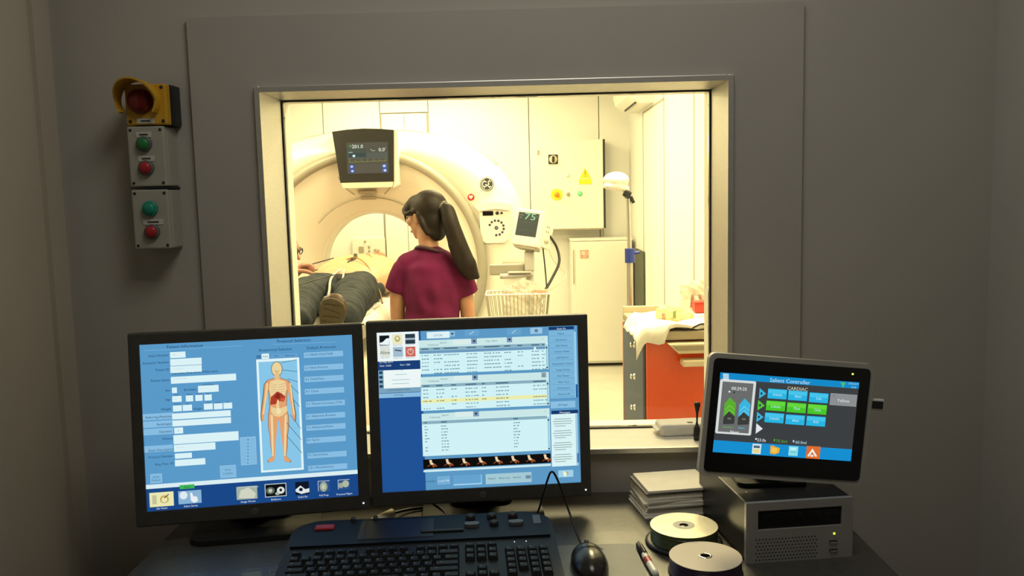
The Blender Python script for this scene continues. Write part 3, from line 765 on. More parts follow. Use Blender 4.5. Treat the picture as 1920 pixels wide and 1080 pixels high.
('r',667,588,802,20,'8fb6c6',3),('r',289,588,14,7,'46687c',4),('r',405,588,36,7,'46687c',4),('r',865,588,30,7,'46687c',4),
('r',287,614,10,6,'6f9aa6',4),('r',393,614,13,6,'6f9aa6',4),('r',411,614,15,6,'6f9aa6',4),('r',855,614,10,6,'6f9aa6',4),('r',869,614,12,6,'6f9aa6',4),
('r',885,614,15,6,'6f9aa6',4),('r',286,633,8,6,'6f9aa6',4),('r',298,633,11,6,'6f9aa6',4),('r',394,633,15,6,'6f9aa6',4),('r',409,633,7,6,'6f9aa6',4),
('r',423,633,13,6,'6f9aa6',4),('r',856,633,13,6,'6f9aa6',4),('r',879,633,14,6,'6f9aa6',4),('r',289,653,14,6,'6f9aa6',4),('r',390,653,7,6,'6f9aa6',4),
('r',409,653,13,6,'6f9aa6',4),('r',423,653,8,6,'6f9aa6',4),('r',857,653,15,6,'6f9aa6',4),('r',872,653,8,6,'6f9aa6',4),('r',289,672,15,6,'6f9aa6',4),
('r',395,672,16,6,'6f9aa6',4),('r',414,672,16,6,'6f9aa6',4),('r',853,672,7,6,'6f9aa6',4),('r',867,672,13,6,'6f9aa6',4),('r',885,672,16,6,'6f9aa6',4),
('r',286,692,9,6,'6f9aa6',4),('r',302,692,16,6,'6f9aa6',4),('r',393,692,12,6,'6f9aa6',4),('r',414,692,12,6,'6f9aa6',4),('r',857,692,15,6,'6f9aa6',4),
('r',882,692,16,6,'6f9aa6',4),('r',288,711,12,6,'6f9aa6',4),('r',391,711,9,6,'6f9aa6',4),('r',408,711,16,6,'6f9aa6',4),('r',426,711,14,6,'6f9aa6',4),
('r',854,711,8,6,'6f9aa6',4),('r',875,711,16,6,'6f9aa6',4),('r',391,731,9,6,'6f9aa6',4),('r',408,731,7,6,'6f9aa6',4),('r',427,731,12,6,'6f9aa6',4),
('r',853,731,7,6,'6f9aa6',4),('r',870,731,9,6,'6f9aa6',4),('r',290,750,16,6,'6f9aa6',4),('r',392,750,11,6,'6f9aa6',4),('r',408,750,14,6,'6f9aa6',4),
('r',426,750,15,6,'6f9aa6',4),('r',853,750,7,6,'6f9aa6',4),('r',865,750,11,6,'6f9aa6',4),('r',878,750,7,6,'6f9aa6',4),('r',290,770,16,6,'6f9aa6',4),
('r',393,770,13,6,'6f9aa6',4),('r',413,770,8,6,'6f9aa6',4),('r',424,770,7,6,'6f9aa6',4),('r',855,770,10,6,'6f9aa6',4),('r',868,770,10,6,'6f9aa6',4),
('r',285,809,7,6,'6f9aa6',4),('r',300,809,15,6,'6f9aa6',4),('r',391,809,8,6,'6f9aa6',4),('r',405,809,15,6,'6f9aa6',4),('r',428,809,12,6,'6f9aa6',4),
('r',855,809,10,6,'6f9aa6',4),('r',876,809,15,6,'6f9aa6',4),('r',1076,687,12,204,'a8d4e2',4),('r',1076,606,10,10,'1d3444',5),
('r',1076,794,10,10,'1d3444',5),('r',613,78,36,34,'7f9fc0',5),('p',[(604,72),(623,73),(613,87)],'10202c',6),('r',539,78,120,32,'e2f6f4',4),
('t', 417, 81, 13, 'C', 'Search', '4d7488', 5),('t', 318, 93, 13, 'L', '0 Selected', '4d7488', 5),('r',612,311,36,34,'7f9fc0',5),
('p',[(602,304),(622,305),(611,319)],'10202c',6),('r',538,311,120,32,'e2f6f4',4),('t', 415, 313, 13, 'C', 'Search', '4d7488', 5),
('t', 315, 324, 13, 'L', '0 Selected', '4d7488', 5),('r',612,545,36,34,'7f9fc0',5),('p',[(602,538),(621,539),(611,553)],'10202c',6),
('r',537,544,120,32,'e2f6f4',4),('t', 414, 546, 13, 'C', 'Search', '4d7488', 5),('t', 314, 557, 13, 'L', '0 Selected', '4d7488', 5),
('r',839,77,34,34,'7f9fc0',5),('p',[(830,71),(849,71),(839,85)],'10202c',6),('t', 700, 81, 13, 'C', 'Type', '4d7488', 5),
('t', 744, 81, 13, 'C', 'Exam', '4d7488', 5),('r',1054,313,31,32,'8fa8b4',5),('t', 1054, 317, 15, 'C', 'x', '20343f', 6),
('t', 1051, 80, 15, 'C', 'x', '9ab0b4', 6),('t', 1054, 548, 15, 'C', 'x', '9ab0b4', 6),('r',675,856,820,62,'0a0806',3),
('p',[(303,830),(319,829),(323,848),(339,860),(335,868),(319,864),(309,856)],'f3d9b0',4),
('p',[(321,860),(343,858),(353,872),(347,876),(337,868),(333,882),(325,878)],'a4522c',5),('p',[(307,858),(289,870),(293,874),(311,866)],'7c4024',5),
('p',[(408,830),(424,829),(428,848),(444,860),(440,868),(424,864),(414,856)],'f3d9b0',4),
('p',[(427,860),(449,858),(459,872),(453,876),(443,868),(439,882),(431,878)],'a4522c',5),('p',[(413,858),(395,870),(399,874),(417,866)],'7c4024',5),
('p',[(513,830),(529,829),(533,848),(549,860),(545,868),(529,864),(519,856)],'f3d9b0',4),
('p',[(532,860),(554,858),(564,872),(558,876),(548,868),(544,882),(536,878)],'a4522c',5),('p',[(518,858),(500,870),(504,874),(522,866)],'7c4024',5),
('p',[(618,830),(634,829),(638,848),(654,860),(650,868),(634,864),(624,856)],'f3d9b0',4),
('p',[(638,860),(660,858),(670,872),(664,876),(654,868),(650,882),(642,878)],'a4522c',5),('p',[(624,858),(606,870),(610,874),(628,866)],'7c4024',5),
('p',[(724,830),(740,829),(744,848),(760,860),(756,868),(740,864),(730,856)],'f3d9b0',4),
('p',[(744,860),(766,858),(776,872),(770,876),(760,868),(756,882),(748,878)],'a4522c',5),('p',[(730,858),(712,870),(716,874),(734,866)],'7c4024',5),
('p',[(829,830),(845,829),(849,848),(865,860),(861,868),(845,864),(835,856)],'f3d9b0',4),
('p',[(850,860),(872,858),(882,872),(876,876),(866,868),(862,882),(854,878)],'a4522c',5),('p',[(836,858),(818,870),(822,874),(840,866)],'7c4024',5),
('p',[(934,830),(950,829),(954,848),(970,860),(966,868),(950,864),(940,856)],'f3d9b0',4),
('p',[(955,860),(977,858),(987,872),(981,876),(971,868),(967,882),(959,878)],'a4522c',5),('p',[(941,858),(923,870),(927,874),(945,866)],'7c4024',5),
('p',[(1039,830),(1055,829),(1059,848),(1075,860),(1071,868),(1055,864),(1045,856)],'f3d9b0',4),
('p',[(1061,860),(1083,858),(1093,872),(1087,876),(1077,868),(1073,882),(1065,878)],'a4522c',5),
('p',[(1047,858),(1029,870),(1033,874),(1051,866)],'7c4024',5),('r',675,900,820,14,'d8f4fa',3),('t', 263, 968, 15, 'L', 'Comment', '2b5878', 4),
('r',391,966,79,51,'8cc0e4',2),('r',391,966,72,44,'76b2dc',3),('t', 391, 970, 15, 'C', 'Local DB', 'e8f6fc', 4),('r',545,972,182,63,'a8dcf6',2),
('r',542,967,178,56,'69a9d6',3),('r',809,973,297,66,'a8d0dc',2),('t', 702, 971, 13, 'C', 'Report', '2b4658', 4),
('t', 781, 972, 13, 'C', 'Filmer List', '2b4658', 4),('t', 863, 972, 13, 'C', 'Archive', '2b4658', 4),('r',936,972,34,22,'6f94a8',3),
('r',1175,17,163,24,'123a72',2),('t', 1175, 19, 13, 'C', 'Exam Rx', 'e8f4fa', 4),('r',1176,246,166,444,'7fbce2',2),
('t', 1171, 52, 13, 'C', 'Viewer', '1f4868', 4),('l',1098,64,1241,66,2,'5a98c4',3),('t', 1173, 92, 13, 'C', 'MiniViewer', '1f4868', 4),
('l',1100,104,1243,106,2,'5a98c4',3),('t', 1175, 129, 13, 'C', 'Add Viewer', '1f4868', 4),('l',1102,142,1245,144,2,'5a98c4',3),
('t', 1176, 167, 13, 'C', 'Volume Viewer', '1f4868', 4),('l',1103,179,1246,182,2,'5a98c4',3),('t', 1177, 206, 13, 'C', 'Add Reform', '1f4868', 4),
('l',1104,218,1247,220,2,'5a98c4',3),('t', 1178, 246, 13, 'C', 'Manipulation Viewer', '1f4868', 4),('l',1105,258,1248,261,2,'5a98c4',3),
('t', 1179, 286, 13, 'C', 'Image Works', '1f4868', 4),('l',1105,298,1249,301,2,'5a98c4',3),('t', 1180, 325, 13, 'C', 'Mini Viewer', '1f4868', 4),
('l',1106,337,1250,340,2,'5a98c4',3),('t', 1181, 365, 13, 'C', 'Filter Tool', '1f4868', 4),('l',1107,377,1251,379,2,'5a98c4',3),
('t', 1181, 404, 13, 'C', 'Data Export', '1f4868', 4),('l',1108,416,1252,418,2,'5a98c4',3),('t', 1182, 443, 13, 'C', 'Remove All', '1f4868', 4),
('l',1109,455,1253,458,2,'5a98c4',3),('r',1262,254,14,425,'9fd4f0',3),('r',1266,425,14,85,'2a62a0',4),('r',1174,510,161,44,'8fc6ea',2),
('t', 1173, 513, 15, 'C', 'All Apps', '1f4868', 4),('r',1184,560,173,24,'123a72',2),('t', 1184, 563, 15, 'C', 'Messages', 'e8f4fa', 4),
('r',1179,742,173,342,'e2fdff',2),('r',1169,604,108,5,'9ab0b0',4),('r',1168,619,127,5,'9ab0b0',4),('r',1167,634,115,5,'9ab0b0',4),
('r',1152,649,72,5,'9ab0b0',4),('r',1167,681,108,5,'9ab0b0',4),('r',1167,696,127,5,'9ab0b0',4),('r',1166,712,115,5,'9ab0b0',4),
('r',1151,726,72,5,'9ab0b0',4),('r',1166,759,108,5,'9ab0b0',4),('r',1166,774,127,5,'9ab0b0',4),('r',1165,789,115,5,'9ab0b0',4),
('r',1150,804,72,5,'9ab0b0',4),('r',1165,836,108,5,'9ab0b0',4),('r',1164,852,127,5,'9ab0b0',4),('r',1164,867,115,5,'9ab0b0',4),
('r',1148,882,72,5,'9ab0b0',4),('r',1259,744,14,340,'a8d4e8',3),('r',1264,863,14,61,'4a80b8',4),('r',1181,963,98,46,'a8d8ee',2),
('p',[(1165,944),(1187,960),(1183,980),(1166,979)],'f4ffe8',4),('e',1189,960,9.6,10.9,'c8b884',3),('e',1004,142,4.8,7.3,'f4ffff',7),
]
UI_TOUCH = [
('r',640,370,1280,740,'3c3f42',0),('r',640,30,1280,60,'0f8ccc',1),('r',640,684,1280,112,'1291d4',1),
('t', 641, 40, 41, 'C', 'Salient Controller', 'bfe8fa', 3),('r',51,15,53,9,'e8f6fc',2),('r',53,29,53,9,'e8f6fc',2),('r',55,44,53,9,'e8f6fc',2),
('r',57,58,53,9,'e8f6fc',2),('p',[(1104,11),(1158,12),(1140,42),(1140,57),(1127,56),(1126,40)],'58c070',2),
('t', 1227, 19, 17, 'C', '27.05.2019', 'bfe8fa', 2),('t', 1230, 52, 17, 'C', '10:18', 'bfe8fa', 2),('r',170,312,330,490,'d8dedc',1),
('r',170,312,316,504,'d8dedc',1),('r',170,314,282,464,'6c6e6e',2),('t', 184, 142, 33, 'C', '00:29:35', 'f4f8f8', 4),('e',99,172,9.2,7.8,'f4f8f8',4),
('e',142,174,7.3,7.8,'202222',4),('p',[(110,224),(168,274),(170,416),(67,427),(66,284)],'5cb030',3),
('p',[(113,294),(162,331),(163,339),(115,304),(76,348),(75,340)],'7cd048',4),
('p',[(118,332),(167,369),(168,377),(120,342),(81,385),(80,378)],'7cd048',4),
('p',[(123,369),(172,406),(173,414),(125,379),(86,423),(85,415)],'7cd048',4),('p',[(112,352),(170,397),(170,466),(68,476),(68,407)],'3a3c3a',5),
('t', 119, 422, 19, 'C', '100', 'a8aaa4', 6),('p',[(244,224),(302,274),(302,413),(201,423),(200,284)],'3ab8e4',3),
('p',[(247,294),(296,331),(297,339),(249,304),(210,348),(209,340)],'78d8f4',4),
('p',[(252,332),(301,369),(302,376),(253,341),(215,385),(214,377)],'78d8f4',4),
('p',[(257,369),(305,406),(306,413),(258,379),(220,422),(219,414)],'78d8f4',4),('p',[(246,349),(303,393),(303,462),(202,473),(201,403)],'3a3c3a',5),
('t', 252, 418, 19, 'C', '100', 'a8aaa4', 6),('t', 116, 501, 21, 'C', 'Contrast', '6cc058', 4),('t', 241, 500, 21, 'C', 'Saline', '5cc8ec', 4),
('t', 181, 544, 31, 'C', 'Next', 'f4f8f8', 4),('t', 717, 105, 35, 'C', 'CARDIAC', 'e0d8b8', 3),('r',538,162,181,97,'20282c',1),
('r',538,162,176,91,'28b8e8',2),('r',535,140,169,35,'48c8f0',3),('t', 539, 172, 25, 'C', '4.0ml/s', 'c8f2f8', 4),('r',726,164,181,97,'20282c',1),
('r',726,164,176,91,'28b8e8',2),('r',724,142,169,35,'48c8f0',3),('t', 727, 174, 25, 'C', '20ml', 'c8f2f8', 4),('r',921,170,181,97,'20282c',1),
('r',921,170,176,91,'28b8e8',2),('r',919,149,169,35,'48c8f0',3),('t', 922, 180, 25, 'C', '5.0s', 'c8f2f8', 4),('r',534,273,181,97,'20282c',1),
('r',534,273,176,91,'48cc28',2),('r',531,252,169,35,'68dc40',3),('t', 535, 283, 25, 'C', '5.0ml/s', 'c8f2f8', 4),('r',726,277,181,97,'20282c',1),
('r',726,277,176,91,'48cc28',2),('r',724,256,169,35,'68dc40',3),('t', 727, 287, 25, 'C', '75ml', 'c8f2f8', 4),('r',918,278,181,97,'20282c',1),
('r',918,278,176,91,'48cc28',2),('r',916,256,169,35,'68dc40',3),('t', 919, 287, 25, 'C', '15.0s', 'c8f2f8', 4),('r',532,385,181,97,'20282c',1),
('r',532,385,176,91,'28b8e8',2),('r',530,363,169,35,'48c8f0',3),('t', 533, 394, 25, 'C', '5.0ml/s', 'c8f2f8', 4),('r',725,389,181,97,'20282c',1),
('r',725,389,176,91,'28b8e8',2),('r',722,368,169,35,'48c8f0',3),('t', 726, 399, 25, 'C', '40ml', 'c8f2f8', 4),('r',918,389,181,97,'20282c',1),
('r',918,389,176,91,'28b8e8',2),('r',916,368,169,35,'48c8f0',3),('t', 919, 398, 25, 'C', '8.0s', 'c8f2f8', 4),
('p',[(371,117),(436,167),(374,217)],'40b4e0',2),('e',392,167,9.2,11.6,'18384c',3),('p',[(368,228),(433,277),(371,327)],'58c838',2),
('e',390,277,9.2,11.6,'18384c',3),('p',[(369,337),(434,386),(372,435)],'40b4e0',2),('e',390,386,9.2,11.6,'18384c',3),
('p',[(373,445),(437,493),(376,543)],'e8e8f0',2),('r',1150,173,246,109,'a4a8aa',2),('r',1150,173,238,101,'8e9294',3),
('t', 1151, 184, 33, 'C', 'Yellow', 'e8eaea', 4),('t', 1060, 142, 19, 'C', 'IV', '50585a', 4),('t', 435, 602, 31, 'C', '23.0s', 'f0f4f4', 3),
('e',385,592,8.2,8.7,'f0f4f4',3),('t', 620, 600, 31, 'C', '75.0ml', '58b038', 3),('e',554,591,7.3,11.6,'58b038',3),
('t', 799, 599, 31, 'C', '60.0ml', 'b8dcec', 3),('e',731,589,7.3,11.6,'b8dcec',3),('r',399,684,81,93,'dcebee',2),('r',398,664,57,23,'4c6c7c',3),
('r',399,703,60,35,'e8dc8c',3),('p',[(523,643),(556,644),(566,652),(611,662),(607,705),(570,724),(526,717)],'f0b030',2),
('p',[(540,662),(590,666),(586,705),(535,704)],'f8c858',3),('r',738,681,86,89,'8ce4ec',2),('r',736,662,55,21,'c8f4f8',3),('r',739,690,57,8,'58b8c8',3),
('r',922,685,128,124,'e07030',2),('p',[(913,645),(963,715),(945,720),(914,675),(887,722),(870,718)],'fbf4ec',3),('r',914,713,27,17,'fbf4ec',4),
]

preload_text([c[5] for u in (UI_LEFT, UI_RIGHT, UI_TOUCH) for c in u if c[0] == 't'] + ['hp', '201.0', "0.0'", 'mm', '75', 'HR'])
# ================================================================== SETTING: control room
WIN = dict(x0=-.509, x1=.415, z0=.807, z1=1.545)
WF, GL, WB = 1.732, 1.87, 1.93          # wall face, glass, far face
def boxes(name, lst, m, parent=None, kind='structure', bev=0):
    mb = MB()
    for x0, x1, y0, y1, z0, z1 in lst:
        mb.box(((x0 + x1) / 2, (y0 + y1) / 2, (z0 + z1) / 2), (x1 - x0, y1 - y0, z1 - z0), m=m, bev=bev)
    o = mb.build(name, parent)
    if parent is None and kind: o['kind'] = kind
    return o
LIN = .012
hx0, hx1, hz0, hz1 = WIN['x0'] - LIN, WIN['x1'] + LIN, WIN['z0'] - LIN, WIN['z1'] + LIN
wf = boxes('wall_front', [(-2.85, hx0, WF, WB, -.3, 2.55), (hx1, 1.25, WF, WB, -.3, 2.55),
                          (hx0, hx1, WF, WB, -.3, hz0), (hx0, hx1, WF, WB, hz1, 2.55)], M['wall'])
tr = boxes('trim_1', [(-.648, hx0, 1.72, WF, 0, 1.693), (hx1, .564, 1.72, WF, 0, 1.693),
                      (hx0, hx1, 1.72, WF, 0, hz0), (hx0, hx1, 1.72, WF, hz1, 1.693)], M['panel'])
tag(tr, 'grey raised lead-lined panel around the window')
boxes('wall_left', [(-1.05, -.925, -1.9, WF, 0, 2.5)], M['sidewall'])
boxes('trim_2', [(-.925, -.908, 1.30, 1.615, 0, 2.45)], M['sidewall'])
boxes('trim_3', [(-.925, -.915, 1.655, 1.70, 0, 2.45)], M['sidewall'])
boxes('wall_right', [(.948, 1.07, -1.9, WF, 0, 2.5)], M['rightwall'])
boxes('wall_rear', [(-1.05, 1.07, -2.02, -1.9, 0, 2.5)], M['wall'])
boxes('floor', [(-1.05, 1.07, -2.02, WF, -.2, 0)], M['cfloor'])
boxes('ceiling', [(-1.05, 1.07, -2.02, WF, 2.5, 2.6)], M['ceil'])

# window: lining boards, sill, face lip, gasket and glass
win = empty('window_1', ((WIN['x0'] + WIN['x1']) / 2, WF, WIN['z0']), label='wide interior observation window in a brushed aluminium frame')
win['kind'] = 'structure'
ww, wh = WIN['x1'] - WIN['x0'], WIN['z1'] - WIN['z0']
y0, y1 = 1.714 - WF, GL - WF
frl = frame_mb(ww + .024, wh + .024, .012, GL - WF, WB - WF + .004).build('far_lining', win, M['white'], loc=(0, 0, wh / 2))
for sx in (-1, 1):
    MB().box((sx * (ww / 2 + LIN / 2), (y0 + y1) / 2, wh / 2), (LIN, y1 - y0, wh + 2 * LIN), bev=.002).build('frame_jamb', win, M['alu'])
MB().box((0, (y0 + y1) / 2, wh + LIN / 2), (ww, y1 - y0, LIN), bev=.002).build('frame_head', win, M['alu'])
MB().box((0, (y0 + y1) / 2, -LIN / 2), (ww, y1 - y0, LIN), bev=.002).build('window_sill', win, M['alu_sill'])
fl = frame_mb(ww + .018, wh + .018, .010, 1.708 - WF, 1.716 - WF).build('frame_lip', win, M['alu'], loc=(0, 0, wh / 2))
gk = frame_mb(ww, wh, .0028, GL - WF - .006, GL - WF + .012).build('gasket', win, M['gasket'], loc=(0, 0, wh / 2))
MB().box((0, GL - WF + .003, wh / 2), (ww - .008, .006, wh - .008)).build('pane', win, clear_mat('window_glass', (.95, .96, .93)))

# ================================================================== SETTING: scanner room
FZ, CZ = -.2, 2.4
XL, XR, YB = -2.6, 1.03, 7.9
boxes('floor_scanner_room', [(XL - .2, XR + .2, WB, YB + .2, FZ - .1, FZ)], M['ctfloor'])
boxes('ceiling_scanner_room', [(XL - .2, XR + .2, WB, YB + .2, CZ, CZ + .1)], M['ctceil'])
boxes('wall_scanner_left', [(XL - .2, XL, WB, YB + .2, FZ, CZ)], M['ctwall'])
wb = boxes('wall_scanner_back', [(XL - .2, XR + .2, YB, YB + .2, FZ, CZ)], M['ctseam'])
wr = boxes('wall_scanner_right', [(XR, XR + .2, WB, YB, FZ, CZ)], M['ctseam'])
bs = [XL, -1.776, -1.256, -.815, .10, .736, XR]
for a, b in zip(bs[:-1], bs[1:]):
    g = .004
    if a == -1.256:
        boxes('wall_panel', [(a + g, b - g, YB - .02, YB, 2.105, CZ)], M['ctwall'], wb, bev=.003)
        continue
    boxes('wall_panel', [(a + g, b - g, YB - .02, YB, FZ, CZ)], M['ctwall'], wb, bev=.003)
d1 = empty('door_1', (-1.036, YB, FZ))
tag(d1, 'pale double-leaf hatch in the wall behind the scanner', kind='structure')
for s in (-1, 1):
    MB().box((s * .1035, -.011, 1.15), (.203, .022, 2.288), bev=.003).build('door_leaf', d1, M['ctwall'])
bs = [WB, 3.9, 4.975, 6.0, 7.0, YB]
for a, b in zip(bs[:-1], bs[1:]):
    g = .007
    z1 = CZ
    if a == 6.0:
        boxes('wall_panel', [(XR - .02, XR, a + g, b - g, 1.975, CZ)], M['ctwall'], wr, bev=.003)
        z1 = 1.962
    boxes('wall_panel', [(XR - .02, XR, a + g, b - g, FZ, z1)], M['ctwall'], wr, bev=.003)

for y_, z1 in ((3.9, CZ), (4.975, CZ), (6.0, CZ), (7.0, 1.968)):
    boxes('joint_strip', [(XR - .0225, XR - .019, y_ - .016, y_ + .016, FZ, z1)], M['ctseam'], wr)
boxes('joint_strip', [(XR - .0225, XR - .019, 6.0, 7.0, 1.960, 1.976)], M['ctseam'], wr)

# ================================================================== DESK
DZ = .72
desk = empty('desk', (-.04, 1.2, 0), label='black laminate control desk under the window', cat='desk')
MB().box((0, 0, DZ - .0125), (1.25, 1.0, .025), bev=.002).build('desktop', desk, M['desk'])
for s in (-1, 1):
    MB().box((s * .60, 0, (DZ - .025) / 2), (.025, .94, DZ - .025), bev=.002).build('side_panel', desk, M['desk'])
MB().box((0, .40, .42), (1.17, .018, .5), bev=.002).build('back_panel', desk, M['desk'])

# ================================================================== MONITORS
def monitor(name, c, yaw, tilt, ui, label, basey=.05):
    r = empty(name, (c[0], c[1], DZ), (0, 0, R(yaw)), label, 'monitor', 'twin black desktop monitors')
    sw, sh = .376, .301
    hs = MB()
    bz, bt, bb = .019, .021, .027
    w, h = sw + 2 * bz, sh + bt + bb
    fr = MB()
    i = fr.mi(M['bezel'])
    H = empty
    mb = frame_mb(sw + 2 * bz, sh + 2 * bt, bz + .0005, -.004, .020)
    # shift asymmetric bottom border
    for v in mb.bm.verts:
        if v.co.z < 0 and abs(v.co.x) > sw / 2 + .005: v.co.z = -sh / 2 - bb
        elif v.co.z < 0: v.co.z = -sh / 2
        elif abs(v.co.x) <= sw / 2 + .005: v.co.z = sh / 2
    bmesh.ops.bevel(mb.bm, geom=[e for e in mb.bm.edges if all(abs(v.co.x) > sw / 2 + .005 for v in e.verts)], offset=.003, segments=2, affect='EDGES', profile=.5)
    zc = c[2] - DZ
    hous = mb.build('housing', r, M['bezel'], loc=(0, 0, zc), rot=(R(tilt), 0, 0))
    bk = MB()
    bk.box((0, .030, -.003), (w - .01, .024, h - .01), bev=.006)
    bk.box((0, .047, -.01), (w * .7, .02, h * .7), bev=.008)
    bk.build('back_shell', hous, M['bezel'])
    scr = screen_ui(ui, 1280, 1024, sw, sh, .92).build('screen', hous, recalc=False)
    lg = MB()
    lg.lathe([(0, .0005), (.0062, .0005), (.0066, 0)], (0, -.0042, -sh / 2 - .0135), (R(90), 0, 0), 20, M['greybtn'], False)
    put_text(lg, 'hp', .010, lambda u, v: Vector((u, -.0050, -sh / 2 - .0135 + v)), M['bezel'])
    lg.build('logo', hous)
    MB().box((sw / 2 + .008, -.0045, -sh / 2 - .014), (.003, .002, .003), bev=.0006).build('power_light', hous, emit('f4f8ff', 1.2))
    MB().box((0, .075, .085), (.085, .03, .17), bev=.006).build('stand_neck', r, M['black'])
    bsm = MB()
    bsm.prism(rrect(.23, .17, .03, 6, 0, .035), 0, .010, plane='XY')
    bsm.prism(rrect(.12, .07, .02, 6, 0, .075), .010, .018, plane='XY')
    bsm.build('stand_base', r, M['black'])
    return r
monitor('desktop_monitor', (-.5004, 1.5226, .9301), 9.6, -5.1, UI_LEFT, 'black monitor showing a patient form beside a human body diagram')
monitor('desktop_monitor', (-.0828, 1.5697, .9337), 5.4, -2.7, UI_RIGHT, 'black monitor showing white tables above a row of dark thumbnails')

# ================================================================== TOUCH DISPLAY on the small computer
PCY = R(6.5)
pc = empty('mini_computer', (.448, 1.361, DZ), (0, 0, PCY), 'small silver-fronted black computer beside the disc stacks', 'computer')
pw, ph, pd = .183, .102, .235
MB().box((0, pd / 2 + .004, ph / 2 + .002), (pw - .002, pd, ph - .004), bev=.002).build('case', pc, M['darkmetal'])
fp = MB()
bx0, bx1, bz0, bz1 = -pw / 2 + .11 * pw, -pw / 2 + .895 * pw, ph * .545, ph * .865
for a in ((-pw / 2, bx0, 0, ph), (bx1, pw / 2, 0, ph), (bx0, bx1, 0, bz0), (bx0, bx1, bz1, ph)):
    fp.box(((a[0] + a[1]) / 2, 0, (a[2] + a[3]) / 2), (a[1] - a[0], .008, a[3] - a[2]))
front = fp.build('front_panel', pc, M['silver'])
db = MB()
db.box(((bx0 + bx1) / 2, .002, (bz0 + bz1) / 2), (bx1 - bx0, .004, bz1 - bz0))
db.box(((bx0 + bx1) / 2, -.001, bz1 - .011), (bx1 - bx0 - .012, .003, .013), bev=.001)
for k in (-.05, 0, .045): db.box((k, -.003, bz1 - .011), (.010, .002, .006), bev=.001, m=None)
db.build('optical_drive', pc, M['gloss'])
vh = MB()
for rr in range(7):
    for cc in range(19):
        x = -pw / 2 + pw * (.095 + .58 * (cc + .5 * (rr % 2)) / 19)
        z = ph * (.385 - .34 * rr / 6)
        vh.lathe([(0, 0), (.0014, 0)], (x, -.0042, z), (R(90), 0, 0), 6, M['gasket'], False)
vho = vh.build('vent_holes', front)
vho['kind'] = 'stuff'
MB().lathe([(0, .0015), (.0015, .0012), (.002, 0)], (pw * .325, -.004, ph * .41), (R(90), 0, 0), 12).build('power_light', pc, emit('c8ff40', 1.6))
for z in (.275, .13):
    u = MB()
    u.box((pw * .315, -.0045, ph * z), (.013, .002, .0045), m=M['gasket'])
    u.box((pw * .315, -.005, ph * z - .001), (.011, .002, .0015), m=M['greyplastic'])
    u.build('usb_port', pc)
MB().lathe([(0, .0012), (.002, .001), (.0025, 0)], (-.07, .05, ph - .001), None, 10).build('screw', pc, M['silver'])
for sx in (-1, 1):
    for yy in (.03, .2):
        MB().cyl((sx * .075, yy, 0), (sx * .075, yy, .004), .008).build('foot', pc, M['black'])

td = empty('touch_display', (.4449, 1.4182, DZ + ph), label='tilted grey touch display with blue and green buttons on the small computer', cat='display')
tz = .9408 - (DZ + ph)
tw, th = .287, .210
hb = MB()
hb.prism(rrect(tw, th, .012), .0, .013)
hb.box((0, .022, 0), (tw * .72, .02, th * .7), bev=.006)
house = hb.build('housing', td, M['greyplastic'], loc=(0, 0, tz))
house.rotation_mode = 'YXZ'
house.rotation_euler = (R(-2.2), R(6.15), R(3.7))
gb = MB()
gb.prism(rrect(tw - .016, th - .016, .008), -.0015, .0005)
gb.build('glass_front', house, M['gloss'])
screen_ui(UI_TOUCH, 1280, 740, .2403, .1362, .95).build('screen', house, loc=(-.003, -.0018, .005), recalc=False)
MB().box((.104, -.0022, .0865), (.0028, .001, .0028)).build('status_light', house, emit('e8ff60', 1.5))
us = MB()
us.box((tw / 2 + .011, .007, .036), (.026, .008, .020), bev=.002, m=M['whiteplastic'])
us.box((tw / 2 + .012, .0025, .036), (.019, .002, .013), bev=.001, m=M['darkmetal'])
us.build('usb_stick', house)
MB().box((-.02, .055, .04), (.06, .018, .085), (R(-12), 0, 0), bev=.004).build('stand_neck', td, M['black'])
MB().prism(rrect(.12, .10, .015, 5, -.02, .055), 0.0005, .007, plane='XY').build('stand_foot', td, M['black'])

# ================================================================== KEYBOARD
kb = empty('keyboard', (-.188, 1.497, DZ), (0, 0, R(4.2)), 'black console keyboard with a red button and knobs along its top', 'keyboard')
KW, KD = .458, .245
def kz(y): return .015 + (y + KD) / KD * .018
o = []
for k in range(7):
    a = R(90 * k / 6)
    o.append((KW / 2 - .045 + .045 * math.cos(a), -.045 + .045 * math.sin(a)))
for k in range(7):
    a = R(90 + 90 * k / 6)
    o.append((-KW / 2 + .045 + .045 * math.cos(a), -.045 + .045 * math.sin(a)))
o += [(-KW / 2, -KD + .01), (-KW / 2 + .01, -KD), (KW / 2 - .01, -KD), (KW / 2, -KD + .01)]
mb = MB(); mb.prism(o, 0, .01, plane='XY')
for v in mb.bm.verts:
    if v.co.z > .005: v.co.z = kz(v.co.y)
mb.build('body', kb, M['key'])
o2 = [(x * .965, -.006 + y * .9) for x, y in o if y > -.05] + [(-KW / 2 * .965, -.100), (KW / 2 * .965, -.100)]
mb = MB(); mb.prism(o2, 0, .01, plane='XY')
for v in mb.bm.verts:
    v.co.z = kz(v.co.y) + (.004 if v.co.z > .005 else -.002)
top = mb.build('top_plate', kb, M['navy'])
def ktop(y): return kz(y) + .004
sl = Euler((math.atan(.018 / KD), 0, 0)).to_matrix()
MB().box((-.172, -.036, ktop(-.036) + .001), (.034, .018, .006), sl, bev=.003).build('stop_button', kb, M['redbtn'])
MB().box((-.045, -.052, ktop(-.052)), (.13, .07, .0016), sl, bev=.0006).build('speaker_grille', kb, M['black'])
MB().box((.035, -.070, ktop(-.07) + .001), (.075, .008, .005), sl, bev=.002).build('slider', kb, M['black'])
for i, x in enumerate((.085, .123, .161)):
    MB().lathe([(0, .010), (.0062, .0095), (.0085, .006), (.009, 0)], (x, -.026, ktop(-.026) - .001), None, 18).build('round_button', kb, M['black'])
